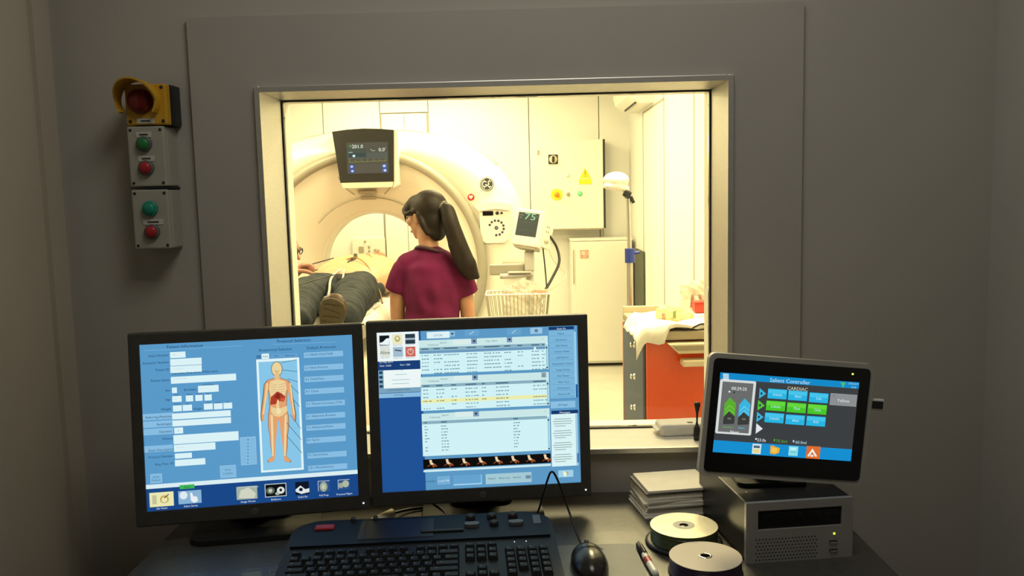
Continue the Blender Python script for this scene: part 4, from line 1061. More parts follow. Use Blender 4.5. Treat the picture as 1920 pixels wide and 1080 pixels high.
for x, w in ((.087, .026), (.126, .017), (.165, .026)):
    if w < .02:
        MB().lathe([(0, .009), (.0062, .0085), (.0082, .005), (.0085, 0)], (x, -.053, ktop(-.053) - .001), None, 18).build('round_button', kb, M['black'])
    else:
        MB().prism(rrect(w, .015, .007, 5, x, -.053), ktop(-.053) - .002, ktop(-.053) + .005, plane='XY').build('oval_button', kb, M['greybtn'])
MB().box((.203, -.040, ktop(-.04)), (.014, .034, .0016), sl, bev=.0006).build('lcd_label', kb, M['greybtn'])
for x in (.158, .178):
    MB().box((x, -.1135, kz(-.1135) + .0005), (.0018, .0018, .001)).build('status_light', kb, emit('dfe8ff', 1.0))
for x in (-.125, -.085):
    MB().lathe([(0, .007), (.004, .0065), (.005, 0)], (x, -.012, ktop(-.012)), None, 10).build('latch', kb, M['black'])
keymesh = {}
def keycap(w, d):
    k = (round(w, 4), round(d, 4))
    if k not in keymesh:
        m_ = MB()
        a = [(-w / 2, -d / 2), (w / 2, -d / 2), (w / 2, d / 2), (-w / 2, d / 2)]
        b = [(x * (1 - .0035 / w * 1.6), y * (1 - .0035 / d * 1.6)) for x, y in a]
        va = [m_.bm.verts.new((x, y, 0)) for x, y in a]
        vb = [m_.bm.verts.new((x, y + .0005, .0065)) for x, y in b]
        m_.bm.faces.new(vb)
        for q in range(4): m_.bm.faces.new([va[q], va[(q + 1) % 4], vb[(q + 1) % 4], vb[q]])
        lw = min(w, d) * .22
        t_ = .0068
        i1 = m_.mi(M['key']); 
        m_.quad([(-w * .28, d * .02, t_), (-w * .28 + lw, d * .02, t_), (-w * .28 + lw, d * .22, t_), (-w * .28, d * .22, t_)], M['legend'])
        me = m_.mesh('key', True)
        keymesh[k] = me
    return keymesh[k]
def key(x, y, w, d):
    ob = bpy.data.objects.new('key', keycap(w, d))
    ob.location = (x, y, kz(y) + .0002)
    ob.rotation_euler = (math.atan(.018 / KD), 0, 0)
    link(ob, kb)
U_ = .0187
x0 = -.215
fy = -.126
for grp, n in ((0, 1), (2, 4), (6.5, 4), (11, 4)):
    for k in range(n): key(x0 + (grp + k + .5) * U_, fy, .0165, .012)
rows = [[1] * 13 + [2], [1.5] + [1] * 12 + [1.5], [1.75] + [1] * 11 + [2.25], [2.25] + [1] * 10 + [2.75], [1.5, 1, 1.5, 6, 1.5, 1, 1, 1.5]]
for ri, rw in enumerate(rows):
    y = -.146 - ri * .0187
    cx = 0
    for w in rw:
        key(x0 + (cx + w / 2) * U_, y, w * U_ - .0022, .0165)
        cx += w
for ci in range(3):
    key(.082 + ci * U_, fy, .0165, .012)
    for ri in (0, 1, 4): key(.082 + ci * U_, -.146 - ri * .0187, .0165, .0165)
key(.082 + U_, -.146 - 3 * .0187, .0165, .0165)
for ri in range(5):
    for ci in range(4):
        if ri == 4 and ci == 1: continue
        key(.148 + ci * U_, -.146 - ri * .0187, .0165, .0165)

# ================================================================== MOUSE, PAD, PEN
pad = MB(); pad.prism(rrect(.142, .25, .012), 0, .003, plane='XY')
tag(pad.build('mouse_pad', None, M['pad'], loc=(.1185, 1.305, DZ), rot=(0, 0, R(1.5))), 'grey rectangular mouse pad under the black mouse', 'mouse pad')
ms = empty('computer_mouse', (.100, 1.333, DZ + .003), (0, 0, R(3)), 'black corded mouse on the grey pad', 'mouse')
me = blob([('e', (0, 0, .004), (.031, .056, .031)), ('e', (0, .018, .006), (.029, .038, .028))], .003, 4, 'mouse_body')
for v in me.vertices:
    if v.co.z < .0012: v.co.z = .0012
mesh_obj('shell', me, ms, M['mouse'])
MB().lathe([(0, -.003), (.009, -.003), (.0095, 0), (.009, .003), (0, .003)], (0, .033, .026), (0, R(90), 0), 18).build('scroll_wheel', ms, M['brush'])
sm_ = MB(); sm_.tube([(x, .008, .0352 - x * x * 12) for x in (-.024, -.012, 0, .012, .024)], .0006, 6)
sm_.build('button_seam', ms, M['gasket'])
mc = MB()
inv = ms.matrix_basis.inverted()
wp = [(.101, 1.386, DZ + .010), (.094, 1.412, DZ + .006), (.075, 1.465, DZ + .05), (.058, 1.475, DZ + .10), (.046, 1.472, DZ + .121), (.036, 1.476, DZ + .098), (.021, 1.508, DZ + .035), (.010, 1.545, DZ + .004), (.006, 1.558, DZ + .003)]
mc.tube([inv @ Vector(p) for p in wp], .0019, 8)
mc.build('cord', ms, M['cableblack'])

pen = empty('marker_pen', (.197, 1.358, DZ), (0, 0, R(-84.5)), 'white marker pen with a black cap beside the mouse pad', 'pen')
# local x runs towards the camera
pr = (0, R(90), 0)
MB().lathe([(0, -.062), (.0045, -.061), (.0062, -.052), (.0064, -.018), (0, -.018)], (0, 0, .0066), pr, 18).build('cap', pen, M['black'])
MB().box((-.035, 0, .0138), (.045, .003, .0022), bev=.0008).build('clip', pen, M['black'])
MB().lathe([(0, -.018), (.0052, -.018), (.0058, -.01), (.0060, .05), (.005, .06), (0, .061)], (0, 0, .0066), pr, 18).build('barrel', pen, M['whiteplastic'])
MB().lathe([(.00615, .0), (.0062, .001), (.0062, .018), (.00615, .019)], (0, 0, .0066), pr, 18).build('print_band', pen, M['redbtn'])

# ================================================================== DISC STACKS
def disc_profile(r, z):
    return [(.0075, z), (.0075, z + .0012), (r, z + .0012), (r, z)]
ca = empty('disc_spindle', (.273, 1.436, DZ), label='stack of silver discs on a black spindle beside the paper sleeves', cat='disc stack')
MB().lathe([(0, 0), (.066, 0), (.067, .002), (.066, .006), (.058, .007), (0, .007)], n=64).build('spindle_base', ca, M['black'])
sk = MB()
for k in range(17):
    sk.lathe([(.02, .0072 + k * .0014), (.0578 + random.uniform(-.0004, .0004), .0072 + k * .0014), (.0578, .0083 + k * .0014), (.02, .0083 + k * .0014)], n=56)
so = sk.build('disc_pile', ca, M['cdgreen']); so['kind'] = 'stuff'
MB().lathe([(.019, .0312), (.019, .0325), (.058, .0325), (.0582, .0318), (.058, .0311), (.019, .0311)], n=72, smooth=False).build('top_disc', ca, M['cdsilver'])
MB().lathe([(.0078, .0312), (.0078, .0326), (.019, .0326), (.019, .0312)], n=48, smooth=False).build('disc_hub', ca, M['greyplastic'])
MB().lathe([(0, .0315), (.005, .031), (.0066, .030), (.007, .006), (0, .006)], n=24).build('spindle', ca, M['gloss'])
cb = empty('disc_stack', (.285, 1.318, DZ), label='stack of white printable discs with purple edges in front of the silver discs', cat='disc stack')
MB().lathe([(0, 0), (.059, 0), (.0595, .003), (.058, .006), (0, .006)], n=64).build('spindle_base', cb, M['darkmetal'])
sk = MB()
for k in range(16):
    sk.lathe([(.02, .0062 + k * .0013), (.057 + random.uniform(-.0003, .0003), .0062 + k * .0013), (.057, .0072 + k * .0013), (.02, .0072 + k * .0013)], n=56)
so = sk.build('disc_pile', cb, M['cdedge']); so['kind'] = 'stuff'
MB().lathe([(.011, .0268), (.011, .0280), (.0572, .0280), (.0575, .0274), (.0572, .0268), (.011, .0268)], n=72, smooth=False).build('top_disc', cb, M['cdwhite'])
MB().lathe([(.0075, .027), (.0075, .0285), (.0085, .0289), (.011, .0281), (.011, .027)], n=32).build('disc_hub', cb, M['chrome'])
MB().lathe([(0, .010), (.0070, .010), (.0072, .026)], n=24).build('spindle', cb, M['darkmetal'])

# ================================================================== PAPER SLEEVES
ps = empty('paper_sleeve_pile', (.283, 1.612, DZ), (0, 0, R(9)), 'pile of white paper disc sleeves in front of the window sill', 'paper pile')
zz = 0
for k in range(11):
    t = .0043 + random.uniform(0, .0012)
    s = MB()
    s.box((0, 0, t / 2), (.130, .108, t * .93), bev=.0008)
    s.build('paper_sleeve', ps, M['paper'] if k not in (9,) else M['paperdark'], loc=(random.uniform(-.003, .003) - (10 - k) * .0004, random.uniform(-.003, .003), zz), rot=(0, 0, R(random.uniform(-3, 3))))
    zz += t

# ================================================================== SMALL THINGS ON SILL AND DESK
pk = empty('tissue_packet', (.345, 1.822, .807), (0, 0, R(3)), 'white wrapped tissue packet lying on the window sill', 'packet')
mb = MB(); mb.box((0, 0, .0125), (.112, .062, .025), bev=.007, seg=3)
for v in mb.bm.verts:
    v.co.z = max(0, v.co.z + .0016 * math.sin(v.co.x * 90) * math.cos(v.co.y * 70))
mb.build('wrapper', pk, M['cloth'])
MB().box((.012, -.012, .0262), (.012, .006, .0012), bev=.0004).build('print_mark', pk, M['carttop'])
for s in (-1, 1):
    MB().box((s * .059, 0, .012), (.009, .052, .004), (0, R(s * 20), 0), bev=.001).build('sealed_end', pk, M['cloth'])
bk = empty('rubber_stylus', (.3625, 1.762, .807), (0, R(1), 0), 'slim black stick with a flared top standing on the sill', 'stick')
MB().lathe([(0, 0), (.0062, 0), (.0072, .012), (.0066, .026), (.0030, .034), (0, .034)], n=16).build('grip', bk, M['brush'])
MB().lathe([(0, .033), (.0028, .033), (.0018, .042), (.0026, .058), (.0058, .072), (.0066, .0745), (.0062, .081), (0, .082)], n=16).build('tip', bk, M['brush'])
cn = empty('cable_connector', (-.292, 1.532, DZ), (0, 0, R(50)), 'pale cable connector lying behind the keyboard', 'connector')
MB().cyl((0, 0, .010), (.055, 0, .012), .0075, .009, 14).build('plug_body', cn, M['carttray'])
MB().cyl((-.012, 0, .0095), (0, 0, .010), .005, .005, 12).build('plug_tip', cn, M['whiteplastic'])
MB().tube([(.055, 0, .012), (.10, 0, .006), (.14, -.02, .004), (.17, -.02, .004)], .003, 8).build('cord', cn, M['cableblack'])
vc = MB()
vc.tube([(-.21, 1.66, DZ + .004), (-.175, 1.61, DZ + .012), (-.150, 1.56, DZ + .010), (-.140, 1.505, DZ + .004)], .0022, 8)
tag(vc.build('video_cable', None, M['cableblack']), 'thin black cable running under the monitor to the keyboard', 'cable')

# ================================================================== WALL SIGNALS
bc = empty('warning_beacon', (-.714, WF, 1.482), label='yellow warning beacon with a hooded red lamp on the wall', cat='beacon')
b_ = MB(); b_.box((0, -.020, .040), (.082, .040, .078), bev=.003); b_.build('back_housing', bc, M['darkmetal'])
b_ = MB(); b_.box((-.004, -.050, .040), (.080, .022, .078), bev=.003); front = b_.build('front_housing', bc, M['yellow'])
mb = MB()
n = 22
for k in range(n):
    a0, a1 = R(-35 + 250 * k / n), R(-35 + 250 * (k + 1) / n)
    for (ra, rb) in ((.040, .037),):
        p = lambda r, a, y: (-.014 + r * math.cos(a), y, .046 + r * math.sin(a))
        def yf(a): return -.061 - .052 * (.45 + .55 * max(0, math.sin(a)))
        mb.quad([p(ra, a0, -.06), p(ra, a1, -.06), p(ra, a1, yf(a1)), p(ra, a0, yf(a0))])
        mb.quad([p(rb, a0, -.06), p(rb, a0, yf(a0)), p(rb, a1, yf(a1)), p(rb, a1, -.06)])
        mb.quad([p(ra, a0, yf(a0)), p(ra, a1, yf(a1)), p(rb, a1, yf(a1)), p(rb, a0, yf(a0))])
bmesh.ops.remove_doubles(mb.bm, verts=mb.bm.verts, dist=1e-5)
mb.build('hood', bc, M['yellow'])
MB().lathe([(0, .022), (.011, .0208), (.019, .016), (.0235, .008), (.0245, 0)], (-.014, -.061, .046), (R(90), 0, 0), 28).build('red_lens', bc, M['redlens'])
for x, z in ((-.036, .008), (.028, .008), (.028, .072)):
    MB().lathe([(0, .0015), (.003, .0012), (.0035, 0)], (x, -.061, z), (R(90), 0, 0), 10).build('screw', bc, M['gasket'])
lb = MB(); lb.box((-.006, -.0618, .0085), (.034, .001, .0095), m=M['paperlabel'])
lb.box((-.006, -.0625, .0085), (.018, .0004, .003), m=M['ink'])
lb.build('paper_label', bc)
def button_box(z, label, spec, labels):
    r = empty('push_button_box', (-.7225, WF, z), label=label, cat='switch box', group='grey push-button boxes on the wall')
    MB().box((0, -.024, .058), (.072, .048, .116), bev=.003).build('box_body', r, M['boxgrey'])
    MB().box((0, -.055, .058), (.072, .013, .116), bev=.003).build('box_lid', r, M['boxgrey'])
    for x in (-.029, .029):
        for zz in (.007, .109):
            MB().lathe([(0, .0008), (.0028, .0008), (.003, 0)], (x, -.0615, zz), (R(90), 0, 0), 10).build('screw', r, M['gasket'])
    for x, zz, m_ in spec:
        bt = MB()
        bt.lathe([(.0105, .0), (.0150, .0), (.0150, .005), (.0140, .007), (.0115, .007)], (x, -.0615, zz), (R(90), 0, 0), 24)
        cl = bt.build('button_collar', r, M['greybtn'] if m_ is not M['teal'] else M['teal'])
        MB().lathe([(0, .0125), (.009, .012), (.0112, .009), (.0114, .002)], (x, -.0615, zz), (R(90), 0, 0), 24).build('push_button', cl, m_)
    for x, zz, w in labels:
        lb = MB()
        lb.box((x, -.0622, zz), (w, .001, .0105), m=M['paperlabel'])
        lb.box((x, -.0630, zz), (w * .55, .0004, .003), m=M['ink'])
        lb.build('paper_label', r)
    return r
button_box(1.2425, 'grey wall box with a teal button over a red one', [(.000, .079, M['teal']), (.001, .034, M['redbtn'])], [(.004, .053, .040)])
button_box(1.3645, 'grey wall box with a green button over a red one, under the beacon', [(-.003, .082, M['green']), (-.002, .036, M['redbtn'])], [(-.003, .100, .030), (-.001, .054, .032)])
MB().box((-.722, WF - .03, 1.3618), (.074, .058, .003)).build('gasket_strip', bpy.data.objects.get('push_button_box'), M['gasket']).matrix_parent_inverse = bpy.data.objects['push_button_box'].matrix_basis.inverted()

# ================================================================== CT SCANNER
GX, GZ = -.985, .885                    # bore axis
gt = empty('ct_scanner', (GX, 5.5, FZ), label='large cream ring-shaped body scanner filling the far room', cat='scanner')
GB = GZ - FZ                            # axis height above the floor
def outline(a):
    """outer silhouette radius at angle a"""
    c, s = math.cos(a), math.sin(a)
    if s >= 0:
        A, B, n = 1.068, .892, 2.45
        return (abs(c / A) ** n + abs(s / B) ** n) ** (-1 / n)
    A, B, n = 1.068, GB - .03, 9
    return (abs(c / A) ** n + abs(s / B) ** n) ** (-1 / n)
def radial(prof, N=128):
    """prof: list of (kind, value, y); 'o' = factor of the outline minus inset, 'r' = radius"""
    mb = MB()
    rings = []
    for kind, val, y in prof:
        ring = []
        for k in range(N):
            a = 2 * math.pi * k / N
            r = outline(a) - val if kind == 'o' else val
            ring.append(mb.bm.verts.new((r * math.cos(a), y, GB + r * math.sin(a))))
        rings.append(ring)
    for a, b in zip(rings[:-1], rings[1:]):
        for k in range(N):
            f = mb.bm.faces.new([a[k], a[(k + 1) % N], b[(k + 1) % N], b[k]])
            f.smooth = True
    return mb
cover = radial([('r', .70, 1.02), ('o', .08, 1.02), ('o', .02, .99), ('o', 0, .93), ('o', 0, .20), ('o', .012, .12), ('o', .04, .06), ('o', .09, .022), ('o', .13, .010), ('r', .757, .002), ('r', .757, .03)]).build('front_cover', gt, M['gantry'])
radial([('r', .768, .02), ('r', .764, -.010), ('r', .752, -.026), ('r', .734, -.032), ('r', .716, -.026), ('r', .705, -.010), ('r', .702, .02)]).build('ring_trim', gt, M['ring'])
dish = radial([('r', .712, .012), ('r', .70, .022), ('r', .64, .048), ('r', .56, .092), ('r', .47, .158), ('r', .41, .215), ('r', .375, .255), ('r', .362, .272)]).build('dish', gt, M['gantry_dish'])
radial([('r', .365, .266), ('r', .358, .270), ('r', .350, .285), ('r', .346, .34), ('r', .346, .42), ('r', .37, .50), ('r', .45, .66), ('r', .58, .86), ('r', .70, 1.0), ('r', .72, 1.02)]).build('bore_lining', gt, M['gantry'])
# fine groove arc round the bore and the seams below the display
gv = MB()
gv.tube([(.455 * math.cos(R(a)), .158 - .004 + .0, GB + .455 * math.sin(R(a))) for a in range(38, 146, 6)], .0035, 6)
gv.build('seam_line', dish, M['ring'])
for x0_, x1_ in ((-.13, -.09), (.13, .09)):
    s = MB(); s.tube([(x0_ * 1.45, .058, GB + .600), (x0_ * 1.2, .085, GB + .53), (x1_ * 1.1, .135, GB + .475)], .003, 6)
    s.build('seam_line', dish, M['ring'])
# rear top rim behind the display
rim = MB(); rim.tube([(r_ * math.cos(R(a)), .30, GB + r_ * math.sin(R(a))) for a in range(38, 143, 5) for r_ in (outline(R(a)) - .002,)], .018, 8)
rim.build('top_rim', gt, M['ring'])
# display
dx = -.965 - GX
dp = MB()
poly = [(-.196, .170), (-.10, .181), (0, .185), (.10, .181), (.190, .172), (.178, -.150), (-.158, -.150)]
dp.prism([(x + dx - .005, z) for x, z in poly], -.085, .06)
disp = dp.build('display_housing', gt, M['gloss'] if False else M['black'], loc=(0, 0, GB + .700))
ch = MB(); ch.prism([(-.157 + dx, -.150), (.172 + dx, -.150), (.165 + dx, -.180), (.15 + dx, -.184), (-.135 + dx, -.184), (-.15 + dx, -.180)], -.088, .06)
ch.build('display_chin', disp, M['bezelgrey'])
sd = MB(); sd.prism([(.186 + dx, .176), (.212 + dx, .16), (.200 + dx, -.17), (.166 + dx, -.188), (.174 + dx, -.150)], -.07, .08)
sd.build('display_cheek', disp, M['gantry'])
UI_SC = [('r', 320, 240, 640, 480, '4a4840', 0), ('r', 150, 160, 300, 130, '3a4844', 1), ('r', 330, 205, 600, 90, '4c5450', 1), ('t', 170, 68, 62, 'C', '201.0', 'f0fff4', 3),
         ('l', 40, 55, 90, 55, 8, '68a878', 3), ('l', 65, 30, 65, 80, 8, '68a878', 3), ('t', 545, 125, 62, 'C', "0.0'", 'f0fff4', 3), ('l', 370, 105, 400, 135, 8, 'a8c8b8', 3), ('l', 400, 135, 440, 130, 8, 'a8c8b8', 3),
         ('t', 60, 150, 34, 'C', 'mm', 'b8e8c8', 3), ('e', 110, 205, 22, 20, 'c8f0f0', 3), ('l', 30, 300, 610, 290, 7, '8c8c40', 3),
         ('r', 320, 400, 600, 130, '504c44', 1), ('e', 75, 370, 44, 34, '2848a0', 2), ('e', 75, 435, 44, 34, '2848a0', 2), ('e', 575, 370, 40, 34, '405cb0', 2), ('e', 575, 435, 40, 34, '405cb0', 2),
         ('e', 70, 368, 22, 18, 'b8d0f8', 3), ('e', 78, 437, 22, 18, 'b8d0f8', 3), ('e', 570, 368, 22, 18, 'c8d8f8', 3), ('e', 580, 437, 22, 18, 'c8d8f8', 3)]
for k in range(7):
    UI_SC.append(('l', 40 + k * 92, 298 - k * 1.5, 40 + k * 92, 250 - k * 1.5 + (k % 2) * 12, 6, '8c8c40', 3))
screen_ui(UI_SC, 640, 480, .262, .195, 1.1).build('screen', disp, loc=(dx + .016, -.087, .002), recalc=False)
# slots under the display
for z, w in ((.492, .125), (.452, .105)):
    s = MB(); s.box((-.01, .125 + (.492 - z) * .7 - .012, GB + z), (w, .03, .013), (R(-35), 0, 0), bev=.005)
    s.build('slot', dish, M['ring'] if False else M['carttop'])
# maker's badge, sticker
bd = MB()
bx_, bz_ = -.207 - GX, 1.407 - GZ + GB
bd.lathe([(0, .004), (.043, .004), (.045, 0)], (bx_, .004, bz_), (R(90), 0, 0), 32, M['ink'], False)
def arcpts(cx, cz, r, a0, a1, n=12): return [(bx_ + cx + r * math.cos(R(a0 + (a1 - a0) * k / n)), -.002, bz_ + cz + r * math.sin(R(a0 + (a1 - a0) * k / n))) for k in range(n + 1)]
bd.tube(arcpts(0, 0, .039, 0, 360, 28), .0018, 6, M['whiteplastic'])
bd.tube(arcpts(-.013, .0, .016, 50, 335), .003, 6, M['whiteplastic'])
bd.tube([(bx_ - .013, -.002, bz_ - .004), (bx_ - .001, -.002, bz_ - .004), (bx_ - .001, -.002, bz_ - .014)], .0025, 6, M['whiteplastic'], 2)
bd.tube(arcpts(.017, .009, .0085, 50, 262), .0028, 6, M['whiteplastic'])
bd.tube(arcpts(.017, -.009, .0095, 98, 310), .0028, 6, M['whiteplastic'])
for a in (45, 135, 225, 315):
    bd.tube(arcpts(.030 * math.cos(R(a)), .030 * math.sin(R(a)), .006, a + 60, a + 300, 8), .002, 6, M['whiteplastic'])
bd.build('round_badge', gt)
st = MB()
st.lathe([(0, .003), (.022, .003), (.023, 0)], (-.312 - GX, .006, 1.325 - GZ + GB), (R(90), 0, 0), 24, M['redbtn'], False)
st.prism([(-.312 - GX + x * .8, 1.327 - GZ + GB + z * .8) for x, z in ((0, -.018), (.016, 0), (.015, .012), (.008, .015), (0, .008), (-.008, .015), (-.015, .012), (-.016, 0))], .001, .003, M['paperlabel'])
st.build('heart_sticker', gt)
# control panel
cxp, czp = -.155 - GX, 1.165 - GZ + GB
pn = MB()
pn.prism([(cxp - .135, czp + .10), (cxp - .07, czp + .125), (cxp + .03, czp + .125), (cxp + .105, czp + .105), (cxp + .09, czp + .075), (cxp + .08, czp - .11), (cxp + .05, czp - .135), (cxp - .07, czp - .135), (cxp - .10, czp - .11), (cxp - .105, czp + .06)], -.012, .02)
cp = pn.build('control_panel', gt, M['gantry'])
pn = MB(); pn.prism([(cxp - .135, czp + .10), (cxp - .07, czp + .127), (cxp + .03, czp + .127), (cxp + .105, czp + .107), (cxp + .085, czp + .072), (cxp, czp + .084), (cxp - .105, czp + .07)], -.030, .02)
pn.build('panel_brow', cp, M['gantry_dish'])
MB().box((cxp - .050, -.014, czp + .055), (.068, .006, .028), bev=.002).build('counter_display', cp, M['gloss'])
for x, r_ in ((.010, .011), (.038, .008)):
    MB().lathe([(0, .008), (r_, .007), (r_, 0)], (cxp + x, -.012, czp + .056), (R(90), 0, 0), 16).build('knob', cp, M['black'])
for k in range(10):
    a = R(155 - k * 27.5)
    MB().lathe([(0, .005), (.0075, .004), (.008, 0)], (cxp + .002 + .047 * math.cos(a), -.012, czp - .038 + .047 * math.sin(a)), (R(90), 0, 0), 12).build('round_button', cp, M['indigo'])
cbm = MB()
cbm.lathe([(.005, .004), (.009, .005), (.012, .004), (.012, 0)], (cxp + .002, -.012, czp - .038), (R(90), 0, 0), 20, M['indigo'])
cbm.build('centre_button', cp)
pb = MB(); pb.box((-.02 - GX, -.02, GB - .02), (.20, .04, .09), bev=.012); pb.build('side_bar', gt, M['ring'])

# ================================================================== PATIENT COUCH
CX = -.93
co = empty('patient_couch', (CX, 4.3, FZ), label='long narrow scanner couch carrying the patient into the bore', cat='couch')
prf = []
hw = .225
top_pts = [(hw * t, .955 - FZ - .2 + .0 + .028 * t * t) for t in [-1 + 2 * k / 12 for k in range(13)]]
cr = MB()
poly = [(x, z + .0 - .01) for x, z in top_pts] + [(hw * .8, .895 - .02), (0, .87 - .0), (-hw * .8, .895 - .02)]
poly = [(x, z) for x, z in poly]
cr.prism(poly, -1.05, 1.38)
cradle = cr.build('cradle', co, M['whiteplastic'])
pdm = MB()
pdm.prism([(x * .9, z + .004) for x, z in top_pts] + [(x * .9, z - .012) for x, z in reversed(top_pts)], -1.0, 1.3)
pdm.build('mattress', co, M['cushion'])
MB().box((0, .1, .60), (.46, 1.9, .42), bev=.05, seg=3).build('table_body', co, M['gantry'])
MB().box((0, .25, .20), (.50, 1.4, .40), bev=.03, seg=3).build('pedestal', co, M['gantry'])
sh = MB()
for k in range(14):
    for j in range(6):
        pass
N1, N2 = 16, 7
gv = [[None] * N2 for _ in range(N1)]
for i in range(N1):
    for j in range(N2):
        y = -.55 + .95 * i / (N1 - 1)
        t = j / (N2 - 1)
        x = .12 + .13 * min(1, t * 1.6) + .008 * math.sin(i * 1.3 + j)
        z = (.985 if t < .5 else .985 - (t - .5) * .16) + .006 * math.sin(i * 1.7 + j * 2)
        gv[i][j] = sh.bm.verts.new((x, y, z))
for i in range(N1 - 1):
    for j in range(N2 - 1):
        f = sh.bm.faces.new([gv[i][j], gv[i + 1][j], gv[i + 1][j + 1], gv[i][j + 1]]); f.smooth = True
so = tag(sh.build('crumpled_sheet', None, M['cloth'], loc=(CX, 4.3, FZ)), 'crumpled white sheet on the couch beside the patient\'s leg', 'sheet')
md = so.modifiers.new('t', 'SOLIDIFY'); md.thickness = .004

# ================================================================== PEOPLE
def hand_parts(w, d, n, th, s=1.0, curl=.5):
    """wrist point, direction to the fingers, palm normal, thumb direction; five fingers of different length"""
    w, d, n, th = Vector(w), Vector(d).normalized(), Vector(n).normalized(), Vector(th).normalized()
    P = [('t', [w - d * .02, w + d * .035 * s, w + d * .085 * s], [(.026 * s, .019 * s), (.038 * s, .016 * s), (.038 * s, .014 * s)], th)]
    for k, L in enumerate((.070, .078, .074, .058)):
        b = w + d * .085 * s + th * (.029 - .0195 * k) * s
        pts = [b - d * .012]
        ang = 0
        p = b
        for q in range(3):
            ang += curl * (.55, 1.0, .8)[q]
            v = d * math.cos(ang) + n * math.sin(ang)
            p = p + v * L * s * (.45, .32, .25)[q]
            pts.append(p)
        P.append(('t', pts, [.0095 * s, .0092 * s, .0085 * s, .0072 * s], th))
    b = w + d * .025 * s + th * .030 * s
    p1 = b + (th * .75 + d * .65) * .032 * s + n * .008 * s
    p2 = p1 + (th * .15 + d * .95 + n * curl * .6) * .030 * s
    P.append(('t', [b, p1, p2, p2 + (d * .9 + n * curl - th * .1) * .020 * s], [.0125 * s, .0110 * s, .0098 * s, .0080 * s], n))
    return P
def head_parts(c, f, s=1.0):
    """skull, jaw, nose, ears for a head at c facing f (horizontal)"""
    c = Vector(c); f = Vector(f).normalized(); u = Vector((0, 0, 1)); r = f.cross(u).normalized(); u = r.cross(f)
    B = Matrix((f, r, u)).transposed()
    def e(o, rad): return ('e', c + B @ (Vector(o) * s), tuple(q * s for q in rad), B)
    P = [e((-.012, 0, .022), (.094, .076, .090)), e((.022, 0, -.035), (.066, .058, .078)), e((.055, 0, -.088), (.026, .026, .020)),
         e((.030, 0, -.070), (.050, .048, .040)), e((.078, 0, .018), (.018, .050, .020)),
         ('t', [c + B @ (Vector((.082, 0, .010)) * s), c + B @ (Vector((.096, 0, -.016)) * s), c + B @ (Vector((.108, 0, -.034)) * s)], [(.007 * s, .008 * s), (.010 * s, .009 * s), (.014 * s, .011 * s)], r),
         e((.084, 0, -.060), (.013, .022, .0065)), e((.081, 0, -.072), (.013, .019, .007))]
    for q in (-1, 1):
        P += [e((.060, q * .040, -.018), (.026, .022, .022)), e((-.008, q * .076, -.010), (.017, .010, .030)), e((-.004, q * .080, .004), (.014, .010, .014))]
    return P, B, c
def face_details(parent, B, c, s=1.0, off=(0, 0, 0)):
    off = Vector(off)
    for q in (-1, 1):
        MB().ell(c + B @ (Vector((.083, q * .032, .000)) * s) - off, (.010 * s, .012 * s, .008 * s), B, u=12, v=8).build('eye', parent, M['eye'])
        t = MB(); t.tube([c + B @ (Vector((.094 - .012 * abs(k) / 2, q * (.032 + .010 * k), .020 - .002 * abs(k))) * s) - off for k in (-2, -1, 0, 1, 2)], .003 * s, 6)
        t.build('eyebrow', parent, M['hair'])
    MB().ell(c + B @ (Vector((.088, 0, -.066)) * s) - off, (.010 * s, .022 * s, .008 * s), B, u=14, v=8).build('lips', parent, M['lips'])

# ---- woman with the ponytail
wr_ = Vector((-.435, 4.1, FZ))
wo = empty('person', wr_, label='person in a maroon short-sleeved top with a long dark ponytail, seen from behind', cat='person')
hp, HB, hc = head_parts((-.020, .03, 1.440), (-.80, .60, -.08), 1.0)
body = hp + [
    ('t', [(-.006, .0, 1.20), (-.008, .008, 1.30), (-.018, .022, 1.38)], [.062, .048, .050]),
    ('t', [(0, .0, .80), (0, 0, .90), (0, .0, 1.02), (0, .0, 1.16), (-.005, 0, 1.235)], [(.134, .106), (.128, .102), (.110, .088), (.125, .092), (.075, .064)]),
    ('t', [(-.125, 0, 1.215), (0, .0, 1.232), (.125, 0, 1.195)], [.044, .055, .044], (0, 1, 0)),
    ('t', [(-.135, 0, 1.205), (-.160, .005, 1.10), (-.172, .02, .985), (-.172, .07, .86), (-.155, .14, .765)], [.044, .040, .037, .033, .025], (1, 0, 0)),
    ('t', [(.135, 0, 1.180), (.158, .005, 1.08), (.170, .02, .955), (.168, .07, .84), (.150, .13, .745)], [.044, .040, .036, .033, .025], (1, 0, 0)),
    ('t', [(-.075, .0, .84), (-.082, .01, .62), (-.08, .0, .44), (-.08, -.01, .25), (-.08, -.01, .07)], [.085, .072, .054, .048, .036]),
    ('t', [(.075, .0, .84), (.082, .01, .62), (.08, .0, .44), (.08, -.01, .25), (.08, -.01, .07)], [.085, .072, .054, .048, .036]),
] + hand_parts((-.155, .14, .765), (.05, .45, -.8), (.2, .8, .45), (.9, .2, .2), .92) + hand_parts((.150, .13, .745), (-.05, .45, -.8), (-.2, .8, .45), (-.9, .2, .2), .92)
wbody = mesh_obj('body', blob(body, .0062, 4), wo, M['skin'])
face_details(wbody, HB, hc, 1.0)
